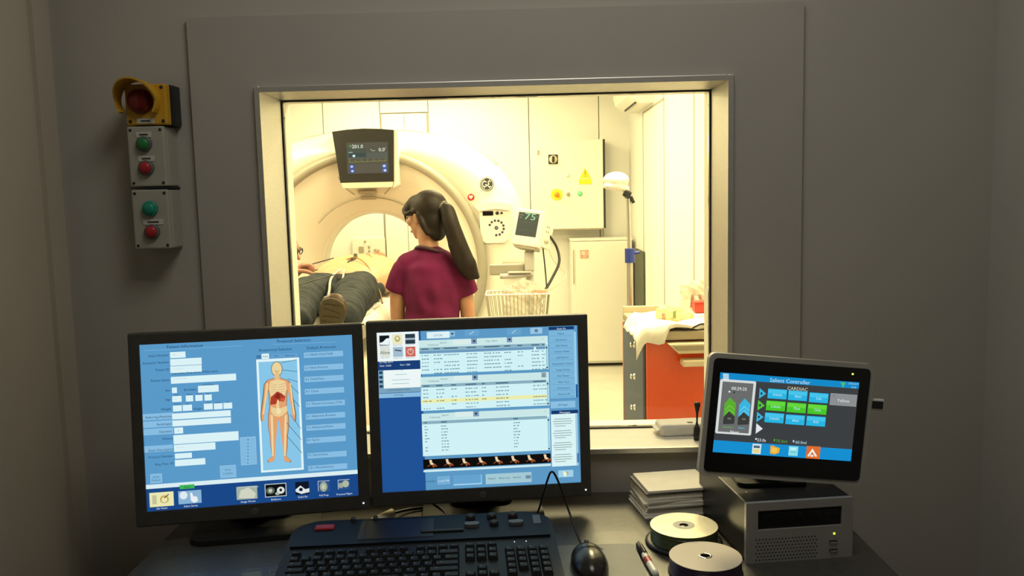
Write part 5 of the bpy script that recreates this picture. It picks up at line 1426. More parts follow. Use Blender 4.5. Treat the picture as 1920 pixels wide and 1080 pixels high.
shirt = [
    ('t', [(0, .0, .755), (0, 0, .86), (0, .0, .98), (0, .0, 1.10), (-.003, 0, 1.19), (-.006, .002, 1.252)], [(.148, .130), (.143, .127), (.133, .114), (.146, .120), (.136, .104), (.080, .070)], (1, 0, 0)),
    ('t', [(-.118, 0, 1.208), (0, .0, 1.234), (.118, 0, 1.188)], [.060, .067, .060], (0, 1, 0)),
    ('t', [(-.125, 0, 1.200), (-.155, .004, 1.145), (-.178, .012, 1.085)], [(.056, .060), (.055, .060), (.054, .060)], (1, 0, 0), 'flat'),
    ('t', [(.125, 0, 1.176), (.155, .004, 1.12), (.176, .012, 1.06)], [(.056, .060), (.055, .060), (.054, .060)], (1, 0, 0), 'flat'),
    ('t', [(-.008, .004, 1.245), (-.010, .008, 1.282)], [.060, .056], (1, 0, 0), 'flat'),
]
sme = blob(shirt, .0062, 16)
for v in sme.vertices:       # soft folds
    v.co.y += .006 * math.sin(v.co.z * 55 + v.co.x * 28) * math.exp(-((v.co.z - .90) / .16) ** 2) + .004 * math.sin(v.co.x * 70 + v.co.z * 20) * math.exp(-((v.co.z - 1.08) / .1) ** 2)
    v.co.x += .003 * math.sin(v.co.z * 45) * math.exp(-((v.co.z - .95) / .12) ** 2)
mesh_obj('short_sleeved_top', sme, wo, M['shirt'])
pts = [
    ('t', [(0, 0, .90), (0, 0, .85), (0, 0, .80)], [(.132, .112), (.140, .116), (.140, .115)]),
    ('t', [(-.075, .0, .84), (-.082, .01, .62), (-.083, .0, .44), (-.083, -.01, .25), (-.083, -.01, .06)], [.088, .082, .070, .066, .066]),
    ('t', [(.075, .0, .84), (.082, .01, .62), (.083, .0, .44), (.083, -.01, .25), (.083, -.01, .06)], [.088, .082, .070, .066, .066])]
mesh_obj('trousers', blob(pts, .009, 4), wo, M['trouser'])
for s in (-1, 1):
    me = blob([('e', (s * .083, .03, .035), (.043, .12, .045))], .008, 3)
    for v in me.vertices: v.co.z = max(v.co.z, 0.001)
    mesh_obj('shoe', me, wo, M['whiteplastic'])
# hair
def hb(o): return hc + HB @ Vector(o)
hair = [('e', hb((-.028, 0, .036)), (.096, .086, .091), HB), ('e', hb((-.062, 0, -.018)), (.054, .072, .080), HB), ('e', hb((.030, 0, .066)), (.060, .068, .046), HB), ('e', hb((-.066, 0, -.075)), (.034, .055, .050), HB)]
for q in (-1, 1):
    hair.append(('t', [hb((.074, q * .030, .072)), hb((.074, q * .058, .040)), hb((.046, q * .077, .018)), hb((.0, q * .084, .026))], [(.015, .020), (.013, .020), (.012, .020), (.01, .024)], (0, 0, 1)))
    hair.append(('t', [hb((-.030, q * .080, .01)), hb((-.045, q * .074, -.040)), hb((-.058, q * .058, -.085))], [.014, .016, .014]))
hair.append(('t', [hb((.090, -.034, .060)), hb((.094, -.042, .020)), hb((.086, -.052, -.022))], [.012, .010, .004]))
hair.append(('t', [hb((.082, .034, .064)), hb((.090, .048, .020)), hb((.082, .056, -.032))], [.013, .011, .004]))
pb_ = hb((-.108, 0, .030))
hair.append(('e', hb((-.092, 0, .026)), (.042, .040, .042), HB))
hm = blob(hair, .0045, 22)
mesh_obj('hair', hm, wo, M['hair'])
px = Vector(pb_)
tail = [px, px + Vector((.028, -.026, -.012)), px + Vector((.046, -.046, -.075)), px + Vector((.074, -.048, -.165)), px + Vector((.108, -.046, -.255)), px + Vector((.140, -.042, -.325))]
tm = blob([('t', tail, [(.030, .028), (.036, .034), (.040, .036), (.044, .038), (.046, .036), (.034, .022)], (1, 0, 0)), ('t', [tail[3] + Vector((-.02, -.01, 0)), tail[4] + Vector((-.025, -.01, 0)), tail[5] + Vector((-.045, 0, .01))], [.028, .028, .012]), ('t', [tail[4] + Vector((.02, 0, 0)), tail[5] + Vector((.022, 0, -.005))], [.030, .014])], .0045, 22)
mesh_obj('ponytail', tm, wo, M['hair'])
MB().lathe([(.017, -.007), (.030, -.008), (.033, 0), (.030, .008), (.017, .007)], px + Vector((.012, -.010, .002)), Vector((.8, -.6, -.1)).to_track_quat('Z', 'Y').to_matrix(), 20).build('hair_tie', wo, mat('hair_tie_grey', (.09, .08, .075), .6))
ln = MB()
ln.tube([(-.085, .05, 1.235), (-.072, .0, 1.282), (-.048, -.045, 1.298), (-.005, -.062, 1.292), (.042, -.050, 1.276), (.062, -.0, 1.262), (.07, .05, 1.225)], .0085, 8)
ln.build('lanyard', wo, mat('lanyard_dark', (.045, .015, .03), .7))

# ---- patient lying on the couch
pr_ = Vector((CX, 4.4, .765))
pa = empty('person', pr_, label='patient in dark jeans with a bare belly lying on the scanner couch', cat='person')
def W2(p): return tuple(Vector(p) - pr_)
def shift(parts, o):
    out = []
    for p in parts:
        if p[0] == 'e': out.append(('e', Vector(p[1]) - o, *p[2:]))
        else: out.append(('t', [Vector(q) - o for q in p[1]], *p[2:]))
    return out
php, PB, pc_ = head_parts((0, 0, 0), (1, 0, 0), 1.0)
# head lies on its back: face up, crown away from the camera
HM = Matrix(((0, 1, 0), (0, 0, 1), (1, 0, 0)))      # local f->z, r->x?, u->y
def lay(p):
    f, r, u = p
    return Vector((-.95 + r, 5.66 + u, .90 + f))
LB_ = Matrix((Vector((0, 0, 1)), Vector((1, 0, 0)), Vector((0, 1, 0)))).transposed()
hpl = []
for p in php:
    if p[0] == 'e':
        q = PB.inverted() @ Vector(p[1])
        hpl.append(('e', Vector((-.95, 5.66, .88)) + LB_ @ q, p[2], LB_))
    else:
        hpl.append(('t', [Vector((-.95, 5.66, .88)) + LB_ @ (PB.inverted() @ Vector(q)) for q in p[1]], p[2], (1, 0, 0)))
X_ = (1, 0, 0)
pbody = hpl + [
    ('t', [(-.95, 5.40, .875), (-.95, 5.50, .875), (-.95, 5.58, .875)], [.075, .062, .060], X_),
    ('t', [(-.945, 4.50, .865), (-.945, 4.66, .880), (-.940, 4.84, .886), (-.94, 5.02, .882), (-.945, 5.22, .882), (-.95, 5.38, .875)], [(.185, .095), (.222, .114), (.240, .132), (.228, .126), (.20, .115), (.13, .085)], X_),
    ('t', [(-1.10, 5.33, .86), (-1.20, 5.50, .85), (-1.21, 5.64, .84), (-1.14, 5.80, .83), (-1.07, 5.88, .83)], [.062, .055, .048, .040, .030], (0, 0, 1)),
    ('t', [(-.80, 5.33, .86), (-.71, 5.50, .85), (-.70, 5.64, .84), (-.77, 5.80, .83), (-.83, 5.88, .83)], [.062, .055, .048, .040, .030], (0, 0, 1)),
    ('t', [(-1.035, 4.55, .848), (-1.045, 4.20, .855), (-1.015, 3.92, .86), (-.975, 3.65, .835), (-.952, 3.52, .828)], [.09, .08, .062, .055, .036], X_),
    ('t', [(-.855, 4.55, .848), (-.835, 4.20, .855), (-.80, 3.92, .855), (-.765, 3.65, .84), (-.757, 3.54, .832)], [.09, .08, .062, .055, .036], X_),
    ('e', (-.955, 3.50, .835), (.030, .040, .045)), ('e', (-.762, 3.52, .835), (.030, .040, .045)),
] + hand_parts((-1.07, 5.88, .83), (.5, .8, 0), (0, 0, 1), (0, 1, 0), .95, .4) + hand_parts((-.83, 5.88, .83), (-.5, .8, .0), (0, 0, 1), (0, 1, 0), .95, .4)
pbo = mesh_obj('body', blob(shift(pbody, pr_), .0075, 5), pa, M['skin2'])
jeans = [
    ('t', [(-.945, 4.42, .845), (-.945, 4.50, .842), (-.945, 4.57, .836)], [(.196, .098), (.206, .098), (.214, .088)], X_),
    ('t', [(-1.035, 4.50, .846), (-1.048, 4.20, .860), (-1.018, 3.94, .866), (-.975, 3.68, .840), (-.948, 3.50, .830)], [.104, .098, .082, .074, .066], X_),
    ('t', [(-.855, 4.50, .846), (-.832, 4.20, .860), (-.798, 3.94, .858), (-.760, 3.68, .845), (-.745, 3.53, .835)], [.106, .100, .082, .074, .066], X_)]
jme = blob(shift(jeans, pr_), .007, 14)
ripple(jme, lambda c: .009 * mnoise.noise(Vector((c.x * 9, c.y * 26, c.z * 12))) + .004 * mnoise.noise(Vector((c.x * 25 + c.y * 30, c.y * 40, c.z * 30))))
mesh_obj('jeans', jme, pa, M['jeans'])
def shoe(x, y, z, roll):
    """upright sole facing the camera, toes up"""
    rt = Euler((R(36), R(roll), R(4))).to_matrix().to_4x4()
    o = Vector((x, y, z)) - pr_
    out = [(a_ * 1.18, b_) for a_, b_ in [(0, -.105), (.026, -.102), (.034, -.08), (.033, -.03), (.037, .02), (.047, .07), (.047, .105), (.035, .142), (.012, .158), (-.014, .157), (-.034, .138), (-.044, .10), (-.043, .06), (-.034, .01), (-.034, -.05), (-.034, -.085), (-.025, -.102)]]
    s = MB(); s.prism(out, 0, .018)
    bmesh.ops.bevel(s.bm, geom=list(s.bm.edges), offset=.003, segments=1, affect='EDGES')
    t = MB(); t.prism([(a * 1.02, b * 1.01) for a, b in out], .014, .026)
    upper = blob([('t', [(0, .055, -.07), (0, .052, .03), (0, .045, .11)], [(.042, .055), (.050, .046), (.042, .034)], X_), ('e', (0, .06, -.055), (.048, .062, .056))], .006, 3)
    M4 = Matrix.Translation(o) @ rt
    so_ = s.build('shoe_sole', pa, M['sole']); so_.matrix_basis = M4
    w_ = t.build('shoe_welt', pa, M['shoe']); w_.matrix_basis = M4
    u_ = mesh_obj('shoe_upper', upper, pa, M['shoe']); u_.matrix_basis = M4
    tr_ = MB()
    for k in range(7):
        tr_.box((0, -.001, -.08 + k * .034), (.05 if k < 3 else .066, .004, .010), (0, R(8 if k % 2 else -8), 0), bev=.001)
    tm = tr_.build('sole_tread', so_, M['sole'])
shoe(-.782, 3.42, .816, 15)
shoe(-.985, 3.41, .816, -14)
# chest strap, leads
sp = MB()
for k in range(13):
    pass
def belly(x, y):    # skin height above the couch
    t = min(1, abs((x + .940) / .236))
    return .884 + .134 * math.sqrt(max(0, 1 - t * t)) * (1 - .6 * ((y - 4.84) / .4) ** 2)
sp.tube([W2(q) for q in ((-.945, 4.86, 1.012), (-.925, 4.74, 1.004), (-.938, 4.66, .988), (-.952, 4.58, .962))], .012, 8)
sp.build('sensor_strap', pa, M['belt'])
def lead(pts_, r, m, label=None):
    t = MB(); t.tube([W2(p) for p in pts_], r, 8); return t.build('monitor_lead', pa, m)
lead([(-.955, 4.60, .966), (-.965, 4.45, .955), (-.955, 4.25, .935), (-.92, 4.05, .90), (-.90, 3.92, .875)], .0060, M['cablegrey'])
lead([(-.950, 4.60, .966), (-.925, 4.42, .950), (-.885, 4.20, .935), (-.865, 4.02, .905), (-.87, 3.90, .875)], .0055, M['cablegrey'])
lead([(-.97, 4.72, 1.0), (-.90, 4.66, 1.012), (-.83, 4.60, .97), (-.78, 4.50, .90), (-.735, 4.40, .84), (-.71, 4.3, .80)], .0035, M['cablebrown'])
lead([(-.90, 4.95, 1.018), (-.87, 4.86, 1.016), (-.82, 4.80, .99), (-.775, 4.78, .96)], .003, M['cablebrown'])
lead([(-1.10, 5.0, .99), (-1.22, 4.95, .96), (-1.27, 4.85, .95), (-1.20, 4.75, .93), (-1.12, 4.72, .95)], .003, M['cableblack'])
lead([(-1.08, 3.6, .93), (-1.0, 3.75, .955), (-.93, 3.95, .97), (-.90, 4.1, .97)], .0028, M['cableblack'])
MB().box(W2((-.955, 4.60, .968)), (.06, .035, .012), (R(14), R(-8), R(20)), bev=.005).build('electrode_patch', pa, M['cloth'])

# ---- second staff member at the left edge of the window
kr = Vector((-1.62, 4.5, FZ)); kshift = Vector((.052, 0, 0))
k2 = empty('person', kr + kshift, label='person with glasses and a raised fist, mostly hidden by the left window jamb', cat='person')
h2, B2, c2 = head_parts(Vector((-1.318, 4.49, 1.085)) - kr, (1, -.10, -.25), 1.0)
def K(p): return Vector(p) - kr
wrist = K((-1.268, 4.46, .925))
b2 = h2 + [
    ('t', [K((-1.42, 4.5, .94)), K((-1.375, 4.5, 1.0)), K((-1.335, 4.49, 1.04))], [.065, .056, .055]),
    ('t', [K((-1.66, 4.5, .62)), K((-1.62, 4.5, .72)), K((-1.55, 4.5, .82)), K((-1.45, 4.5, .92))], [(.11, .165), (.10, .15), (.105, .165), (.08, .12)], (1, 0, 0)),
    ('t', [K((-1.45, 4.34, .92)), K((-1.45, 4.5, .93)), K((-1.45, 4.66, .92))], [.05, .06, .05], (1, 0, 0)),
    ('t', [K((-1.45, 4.33, .91)), K((-1.38, 4.32, .80)), K((-1.33, 4.34, .70)), K((-1.29, 4.40, .80)), wrist], [.05, .043, .04, .036, .027], (0, 1, 0)),
    ('t', [K((-1.45, 4.67, .91)), K((-1.42, 4.70, .78)), K((-1.40, 4.70, .66)), K((-1.40, 4.66, .52)), K((-1.40, 4.63, .44))], [.05, .043, .04, .034, .026], (0, 1, 0)),
    ('t', [K((-1.66, 4.42, .62)), K((-1.62, 4.42, .30)), K((-1.63, 4.42, -.10))], [.09, .06, .042]),
    ('t', [K((-1.66, 4.58, .62)), K((-1.62, 4.58, .30)), K((-1.63, 4.58, -.10))], [.09, .06, .042]),
] + hand_parts(wrist, (.72, -.05, .62), (.62, .1, -.72), (.0, -.95, .2), 1.22, 1.5) + hand_parts(K((-1.40, 4.63, .44)), (.05, -.1, -1), (.5, -.8, 0), (.8, -.5, 0), .95, .6)
bo2 = mesh_obj('body', blob(b2, .0065, 4), k2, M['skin3'])
face_details(bo2, B2, c2)
t2 = [
    ('t', [K((-1.66, 4.5, .56)), K((-1.62, 4.5, .72)), K((-1.55, 4.5, .82)), K((-1.46, 4.5, .915))], [(.140, .198), (.130, .185), (.134, .198), (.112, .165)], (1, 0, 0)),
    ('t', [K((-1.46, 4.34, .92)), K((-1.455, 4.5, .93)), K((-1.46, 4.66, .92))], [.074, .082, .074], (1, 0, 0)),
    ('t', [K((-1.45, 4.33, .91)), K((-1.38, 4.32, .80)), K((-1.33, 4.34, .70)), K((-1.30, 4.39, .78)), K((-1.265, 4.445, .885))], [.074, .062, .058, .054, .050], (0, 1, 0), 'flat'),
    ('t', [K((-1.45, 4.67, .91)), K((-1.42, 4.70, .78)), K((-1.40, 4.70, .66))], [.074, .062, .058], (0, 1, 0), 'flat')]
mesh_obj('tunic', blob(t2, .008, 12), k2, M['shirt'])
mesh_obj('trousers', blob([('t', [K((-1.66, 4.5, .66)), K((-1.66, 4.5, .58))], [(.125, .18), (.122, .178)], (1, 0, 0))] + [('t', [K((-1.66, 4.5 + s * .08, .62)), K((-1.62, 4.5 + s * .08, .30)), K((-1.63, 4.5 + s * .08, -.12))], [.098, .078, .066]) for s in (-1, 1)], .01, 4), k2, M['trouser'])
for s in (-1, 1):
    me = blob([('e', K((-1.59, 4.5 + s * .08, -.165)), (.125, .045, .045))], .009, 3)
    for v in me.vertices: v.co.z = max(v.co.z, .001)
    mesh_obj('shoe', me, k2, M['whiteplastic'])
def hb2(o): return c2 + B2 @ Vector(o)
mesh_obj('hair', blob([('e', hb2((-.026, 0, .036)), (.094, .083, .088), B2), ('e', hb2((-.05, 0, -.02)), (.05, .072, .07), B2)], .007, 3), k2, M['hair'])
gl = MB()
for q in (-1, 1):
    gl.tube([hb2((.100, q * .034 + .021 * math.cos(R(a)), .002 + .016 * math.sin(R(a)))) for a in range(0, 361, 30)], .0028, 6)
    gl.tube([hb2((.098, q * .055, .006)), hb2((.05, q * .078, .008)), hb2((-.01, q * .084, .010))], .0025, 6)
gl.tube([hb2((.100, -.013, .004)), hb2((.104, 0, .006)), hb2((.100, .013, .004))], .0025, 6)
gl.build('glasses', k2, M['cableblack'])

# ================================================================== PATIENT MONITOR on a rolling stand
ms2 = empty('monitor_stand', (.047, 4.75, FZ), label='white rolling stand carrying the heart-rate monitor and a wire basket', cat='stand')
MB().cyl((0, 0, .06), (0, 0, 1.245), .022, .022, 20).build('pole', ms2, M['greyplastic'])
for k in range(5):
    a = R(18 + 72 * k)
    lg = MB(); lg.tube([(0, 0, .09), (.14 * math.cos(a), .14 * math.sin(a), .075), (.26 * math.cos(a), .26 * math.sin(a), .062)], .018, 8)
    L_ = lg.build('leg', ms2, M['greyplastic'])
    MB().lathe([(0, -.012), (.026, -.012), (.028, 0), (.026, .012), (0, .012)], (.26 * math.cos(a), .26 * math.sin(a), .028), (R(90), 0, a), 16).build('caster', L_, M['black'])
cm = MB()
cm.box((0, .0, 1.165), (.055, .05, .11), bev=.008)
cm.build('clamp_bracket', ms2, M['greyplastic'])
hd = MB(); hd.tube([(.015, -.03, 1.095), (-.06, -.05, 1.09), (-.165, -.06, 1.088)], .014, 10)
hd.box((-.055, -.05, 1.108), (.13, .06, .008), bev=.003)
hd.build('push_handle', ms2, M['greyplastic'])
ab = MB(); ab.box((-.115, .04, 1.118), (.22, .045, .062), bev=.008); ab.build('cross_arm', ms2, M['ring'])
bk_ = empty('wire_basket', (-.022, 4.615, .62), label='white wire basket hanging on the rolling stand', cat='basket')
bw, bd_, bh = .34, .20, .185
rimm = MB()
for z, s_ in ((bh, 1.0), (0, .88)):
    p = [(-bw / 2 * s_, -bd_ / 2 * s_, z), (bw / 2 * s_, -bd_ / 2 * s_, z), (bw / 2 * s_, bd_ / 2 * s_, z), (-bw / 2 * s_, bd_ / 2 * s_, z)]
    for i in range(4): rimm.cyl(p[i], p[(i + 1) % 4], .0045 if z else .003, n=8)
rimm.build('rim', bk_, M['whiteplastic'])
for k in range(17):
    x = -bw / 2 + bw * k / 16
    for s_ in (-1, 1):
        w_ = MB(); w_.cyl((x, s_ * bd_ / 2, bh), (x * .88, s_ * bd_ / 2 * .88, 0), .0022, n=6); w_.build('wire', bk_, M['ring'])
for k in range(1, 8):
    y = -bd_ / 2 + bd_ * k / 8
    for s_ in (-1, 1):
        w_ = MB(); w_.cyl((s_ * bw / 2, y, bh), (s_ * bw / 2 * .88, y * .88, 0), .0022, n=6); w_.build('wire', bk_, M['ring'])
flr = MB(); flr.box((0, 0, .002), (bw * .88, bd_ * .88, .003)); flr.build('basket_floor', bk_, M['whiteplastic'])
bag = blob([('e', (.03, 0, .10), (.10, .075, .09)), ('e', (.06, -.02, .17), (.085, .06, .05)), ('e', (-.03, .01, .19), (.05, .04, .035)), ('t', [(-.04, -.02, .18), (.02, -.03, .235), (.08, 0, .225)], [.02, .024, .02])], .009, 1)
ripple(bag, lambda c: .009 * math.sin(c.x * 130 + c.z * 90) * math.cos(c.y * 110 + c.z * 60))
tag(mesh_obj('plastic_bag', bag, None, clear_mat('clear_polythene', (.97, .96, .92), opacity=.35, ocol=(.85, .83, .76)), loc=(-.022, 4.615, .62)), 'crumpled clear plastic bag in the wire basket', 'bag')
bx = MB(); bx.box((0, 0, 0), (.08, .03, .02), bev=.003)
tag(bx.build('cuff_connector', None, M['stickpink'], loc=(.095, 4.56, .815)), 'small pinkish connector resting on the wire basket rim', 'connector')
# the monitor itself
pm = empty('patient_monitor', (.030, 4.715, 1.055), (R(-13), R(7), R(-24)), 'cream heart-rate monitor with green digits on the rolling stand', 'medical monitor')
mb = MB(); mb.box((0, .0, .095), (.165, .05, .205), bev=.010, seg=3); pmf = mb.build('front_case', pm, M['white'])
mb = MB(); mb.prism([(.02, .01), (.02, .19), (.17, .15), (.17, .01)], -.075, .075, plane='YZ'); mb.build('rear_case', pm, M['white'])
UI_PM = [('r', 160, 240, 320, 480, '55594a', 0), ('t', 180, 90, 150, 'C', '75', 'a8f0b4', 3), ('l', 20, 200, 300, 196, 5, '6c7060', 2), ('l', 20, 360, 300, 356, 5, '6c7060', 2), ('t', 45, 60, 40, 'C', 'HR', '9aa48c', 3), ('e', 40, 110, 16, 16, '808878', 2), ('r', 280, 60, 30, 60, '686c5c', 1)]
screen_ui(UI_PM, 320, 480, .124, .130, 1.0).build('screen', pm, loc=(-.004, -.0262, .112), recalc=False)
for x, z in ((0, 0), (.0, .028), (.028, 0), (.028, .028)):
    MB().cyl((.072, .075 + x, .10 + z), (.078, .075 + x, .10 + z), .006, n=10).build('side_socket', pm, M['carttop'])
MB().box((.078, .09, .045), (.012, .05, .016), bev=.004).build('lead_socket', pm, M['steel'])
MB().box((0, 0.03, -.012), (.12, .09, .02), bev=.006).build('mounting_plate', pm, M['ring'])
for x in (-.06, .0):
    MB().cyl((x, -.01, -.018), (x, -.01, -.004), .008, n=10).build('foot', pm, M['carttop'])
def cab(nm, pts_, r, m, label):
    t = MB(); t.tube(pts_, r, 8); return tag(t.build(nm, None, m), label, 'cable')
cab('sensor_cable', [(.165, 4.83, 1.10), (.205, 4.83, 1.03), (.215, 4.80, .95), (.175, 4.76, .87), (.13, 4.72, .80)], .0075, M['cableblack'], 'thick black cable looping from the heart-rate monitor')
cab('sensor_cable', [(.15, 4.83, 1.05), (.185, 4.82, .96), (.25, 4.80, .89), (.235, 4.76, .85), (.15, 4.72, .80)], .0035, M['carttray'], 'thin cream cable looping wide beside the heart-rate monitor')
cab('sensor_cable', [(.125, 4.80, 1.03), (.132, 4.78, .95), (.138, 4.76, .86), (.14, 4.72, .80)], .004, M['cableblack'], 'thin dark cable hanging straight below the heart-rate monitor')

# ================================================================== CABINETS AND WALL GEAR
ec = empty('electrical_cabinet', (.4425, YB - .02, 1.02), label='cream electrical cabinet with switches and a warning sign on the wall', cat='cabinet')
ew, eh = .617, .79
MB().box((0, -.085, eh / 2), (ew, .17, eh), bev=.004).build('cabinet_body', ec, M['white'])
MB().box((0, -.181, eh / 2), (ew, .018, eh), bev=.004).build('cabinet_door', ec, M['white'])
MB().box((ew / 2 + .010, -.10, eh / 2), (.018, .17, eh), bev=.002).build('shadow_gap_strip', ec, M['gasket'])  # black strip stands in for the shadow gap beside the cabinet
MB().box((0, -.10, -.006), (ew, .17, .010), bev=.002).build('bottom_seal', ec, M['carttop'])
E_ = lambda x, z: (x - .4425, -.190, z - 1.02)
sw = MB(); sw.box(E_(.307, 1.642), (.085, .012, .085), bev=.003, m=M['gasket'])
sw.lathe([(0, .012), (.034, .012), (.036, 0)], Vector(E_(.307, 1.642)) + Vector((0, -.006, 0)), (R(90), 0, 0), 24, M['carttray'], False)
sw.box(Vector(E_(.307, 1.642)) + Vector((0, -.025, 0)), (.022, .025, .055), bev=.006, m=M['gasket'])
sw.build('rotary_switch', ec)
s = MB(); s.lathe([(0, .006), (.050, .006), (.052, 0)], E_(.334, 1.328), (R(90), 0, 0), 28, M['signyellow'], False)
s.lathe([(0, .045), (.018, .043), (.022, .03), (.014, .015), (.014, 0)], E_(.334, 1.328), (R(90), 0, 0), 20, M['orange'])
s.build('emergency_stop', ec)
MB().lathe([(0, .03), (.014, .028), (.016, 0)], E_(.435, 1.331), (R(90), 0, 0), 16).build('key_switch', ec, M['carttop'])
MB().lathe([(0, .02), (.02, .016), (.024, 0)], E_(.54, 1.333), (R(90), 0, 0), 20).build('green_lamp', ec, M['lampgreen'])
MB().lathe([(0, .02), (.018, .016), (.022, 0)], E_(.433, 1.502), (R(90), 0, 0), 20).build('white_lamp', ec, M['paper'])
t = MB(); ex, _, ez = E_(.59, 1.512)
t.prism([(ex - .05, ez - .042), (ex + .05, ez - .042), (ex, ez + .048)], -.193, -.190, M['signyellow'])
t.box((ex, -.194, ez + .008), (.009, .003, .034), m=M['orange']); t.box((ex, -.194, ez - .024), (.009, .003, .009), m=M['orange'])
t.box((ex, -.1915, ez - .073), (.112, .004, .048), m=M['signyellow'])
t.build('warning_sign', ec)
MB().box(E_(.175, 1.706), (.016, .02, .04), bev=.004).build('door_latch', ec, M['carttop'])
MB().box((ew / 2 + .008, -.05, -.045), (.012, .012, .08)).build('conduit', ec, M['carttop'])

wc = empty('white_cabinet', (.71, 7.66, FZ), label='tall white cabinet with a small pinkish label, below the electrical cabinet', cat='cabinet')
cw, chh = .53, 1.09
MB().box((0, .0, chh / 2 + .03), (cw, .36, chh), bev=.006).build('carcass', wc, M['white'])
MB().box((.012, -.19, chh / 2 + .035), (cw - .045, .02, chh - .03), bev=.006).build('door', wc, M['white'])
MB().box((0, .02, .015), (cw - .04, .30, .03)).build('plinth', wc, M['gasket'])
MB().box((-cw / 2 + .016, -.185, chh * .82), (.006, .012, .30)).build('door_gap', wc, M['carttop'])
lb = MB(); lb.box((.546 - .71 + .01, -.2015, .805 - FZ), (.075, .002, .075), m=M['stickpink']); lb.box((.546 - .71 - .0, -.2028, .805 - FZ + .01), (.03, .001, .03), m=M['paperlabel']); lb.build('paper_label', wc)
MB().box((.0, 0, chh + .038), (cw + .012, .38, .016), bev=.004).build('cabinet_top', wc, M['white'])

bp = MB(); bp.box((0, 0, .52), (.016, .46, 1.06), bev=.003)  # thin dark green-grey strip set upright by the right wall
tag(bp.build('dark_wall_strip', None, M['darkgreen'], loc=(XR - .030, 7.16, FZ)), 'narrow dark green-grey strip upright against the right wall', 'board')

ac = empty('air_conditioner', (XR - .02, 6.85, 1.99), label='white wall-mounted air conditioner near the ceiling', cat='air conditioner')
poly = [(0, 0), (-.10, .0), (-.19, .055), (-.21, .12), (-.20, .27), (-.17, .30), (0, .30)]
a_ = MB(); a_.prism(poly, -.42, .42, m=M['white']); a_.build('casing', ac, M['white'])
MB().box((-.128, -.02, .012), (.010, .62, .020), (0, R(-30), 0)).build('outlet_slot', ac, M['gasket'])
MB().box((-.155, 0, .030), (.055, .80, .006), (0, R(32), 0), bev=.002).build('louvre', ac, M['white'])

# socket board on the wall seen through the bore
sb = empty('socket_board', (-1.40, YB - .02, .86), label='small white socket board on the wall seen through the bore', cat='socket')
MB().box((0, -.02, .02), (.30, .04, .18), bev=.004).build('back_box', sb, M['white'])
k_ = MB(); k_.box((-.067, -.045, .01), (.045, .012, .055), bev=.004); k_.build('socket_outlet', sb, M['carttop'])
k_ = MB(); k_.box((.005, -.045, .03), (.016, .012, .024), bev=.004); k_.build('socket_outlet', sb, M['ring'])
k_ = MB(); k_.box((.006, -.045, -.008), (.016, .012, .02), bev=.004); k_.build('socket_outlet', sb, M['ring'])
k_ = MB(); k_.lathe([(0, .01), (.009, .009), (.01, 0)], (-.03, -.04, .083), (R(90), 0, 0), 10); k_.build('indicator', sb, M['carttop'])
MB().box((.075, -.05, .0), (.05, .02, .02), (0, R(10), 0), bev=.006).build('plug', sb, M['ring'])

# ================================================================== CART, POLE, SUPPLIES
CT0 = (.405, 2.78, FZ)
ca2 = empty('medical_cart', CT0, (0, 0, R(1.5)), label='red glossy medical cart with a blue-grey side panel at the right of the window', cat='cart')
cw, cdp, ctz = .52, .46, .865 - FZ
MB().box((cw / 2, cdp / 2, ctz / 2 + .03), (cw - .004, cdp - .004, ctz - .11), bev=.004).build('cart_body', ca2, M['cartred'])
for x in (-.003, cw + .003):
    MB().box((x, cdp / 2 + .004, ctz / 2 + .03), (.010, cdp - .024, ctz - .11), bev=.003).build('side_panel', ca2, M['cartgrey'])
MB().box((-.004, cdp - .004, ctz / 2 + .03), (.012, .014, ctz - .11), bev=.002).build('edge_strip', ca2, M['cartred'])
for z in (.798, .684, .573, .45, .3):
    MB().lathe([(0, .016), (.007, .015), (.010, .011), (.006, .006), (.012, 0)], (-.008, .19, z - FZ), (0, R(-90), 0), 16).build('hook_knob', ca2, M['chrome'])
tp = MB(); tp.box((cw / 2, cdp / 2 - .004, ctz - .004), (cw + .016, cdp + .030, .030), bev=.006); tp.build('cart_top', ca2, M['carttop'])
rl = MB(); rl.box((cw / 2, cdp - .004, ctz + .022), (cw + .016, .012, .026), bev=.003); rl.build('back_rail', ca2, M['carttray'])
# pull-out shelf on the front
sl_ = MB()
sl_.prism([(.066, ctz - .026), (cw, ctz - .026), (cw, ctz - .056), (.096, ctz - .056)], -.060, .01, M['carttray'])
sl_.build('pull_out_shelf', ca2)
MB().prism([(.076, ctz - .030), (cw, ctz - .030), (cw, ctz - .046), (.092, ctz - .046)], -.063, -.059).build('shelf_recess', ca2, M['carttop'])
MB().box((.108 + .5 * (cw - .108), -.045, ctz - .088), (cw - .108, .05, .022), bev=.005).build('drawer_handle', ca2, M['carttray'])
for x in (.06, cw - .06):
    for y in (.06, cdp - .06):
        MB().lathe([(0, -.015), (.034, -.015), (.038, 0), (.034, .015), (0, .015)], (x, y, .038), (R(90), 0, R(20)), 18).build('caster', ca2, M['black'])
tz_ = ctz + FZ + .011
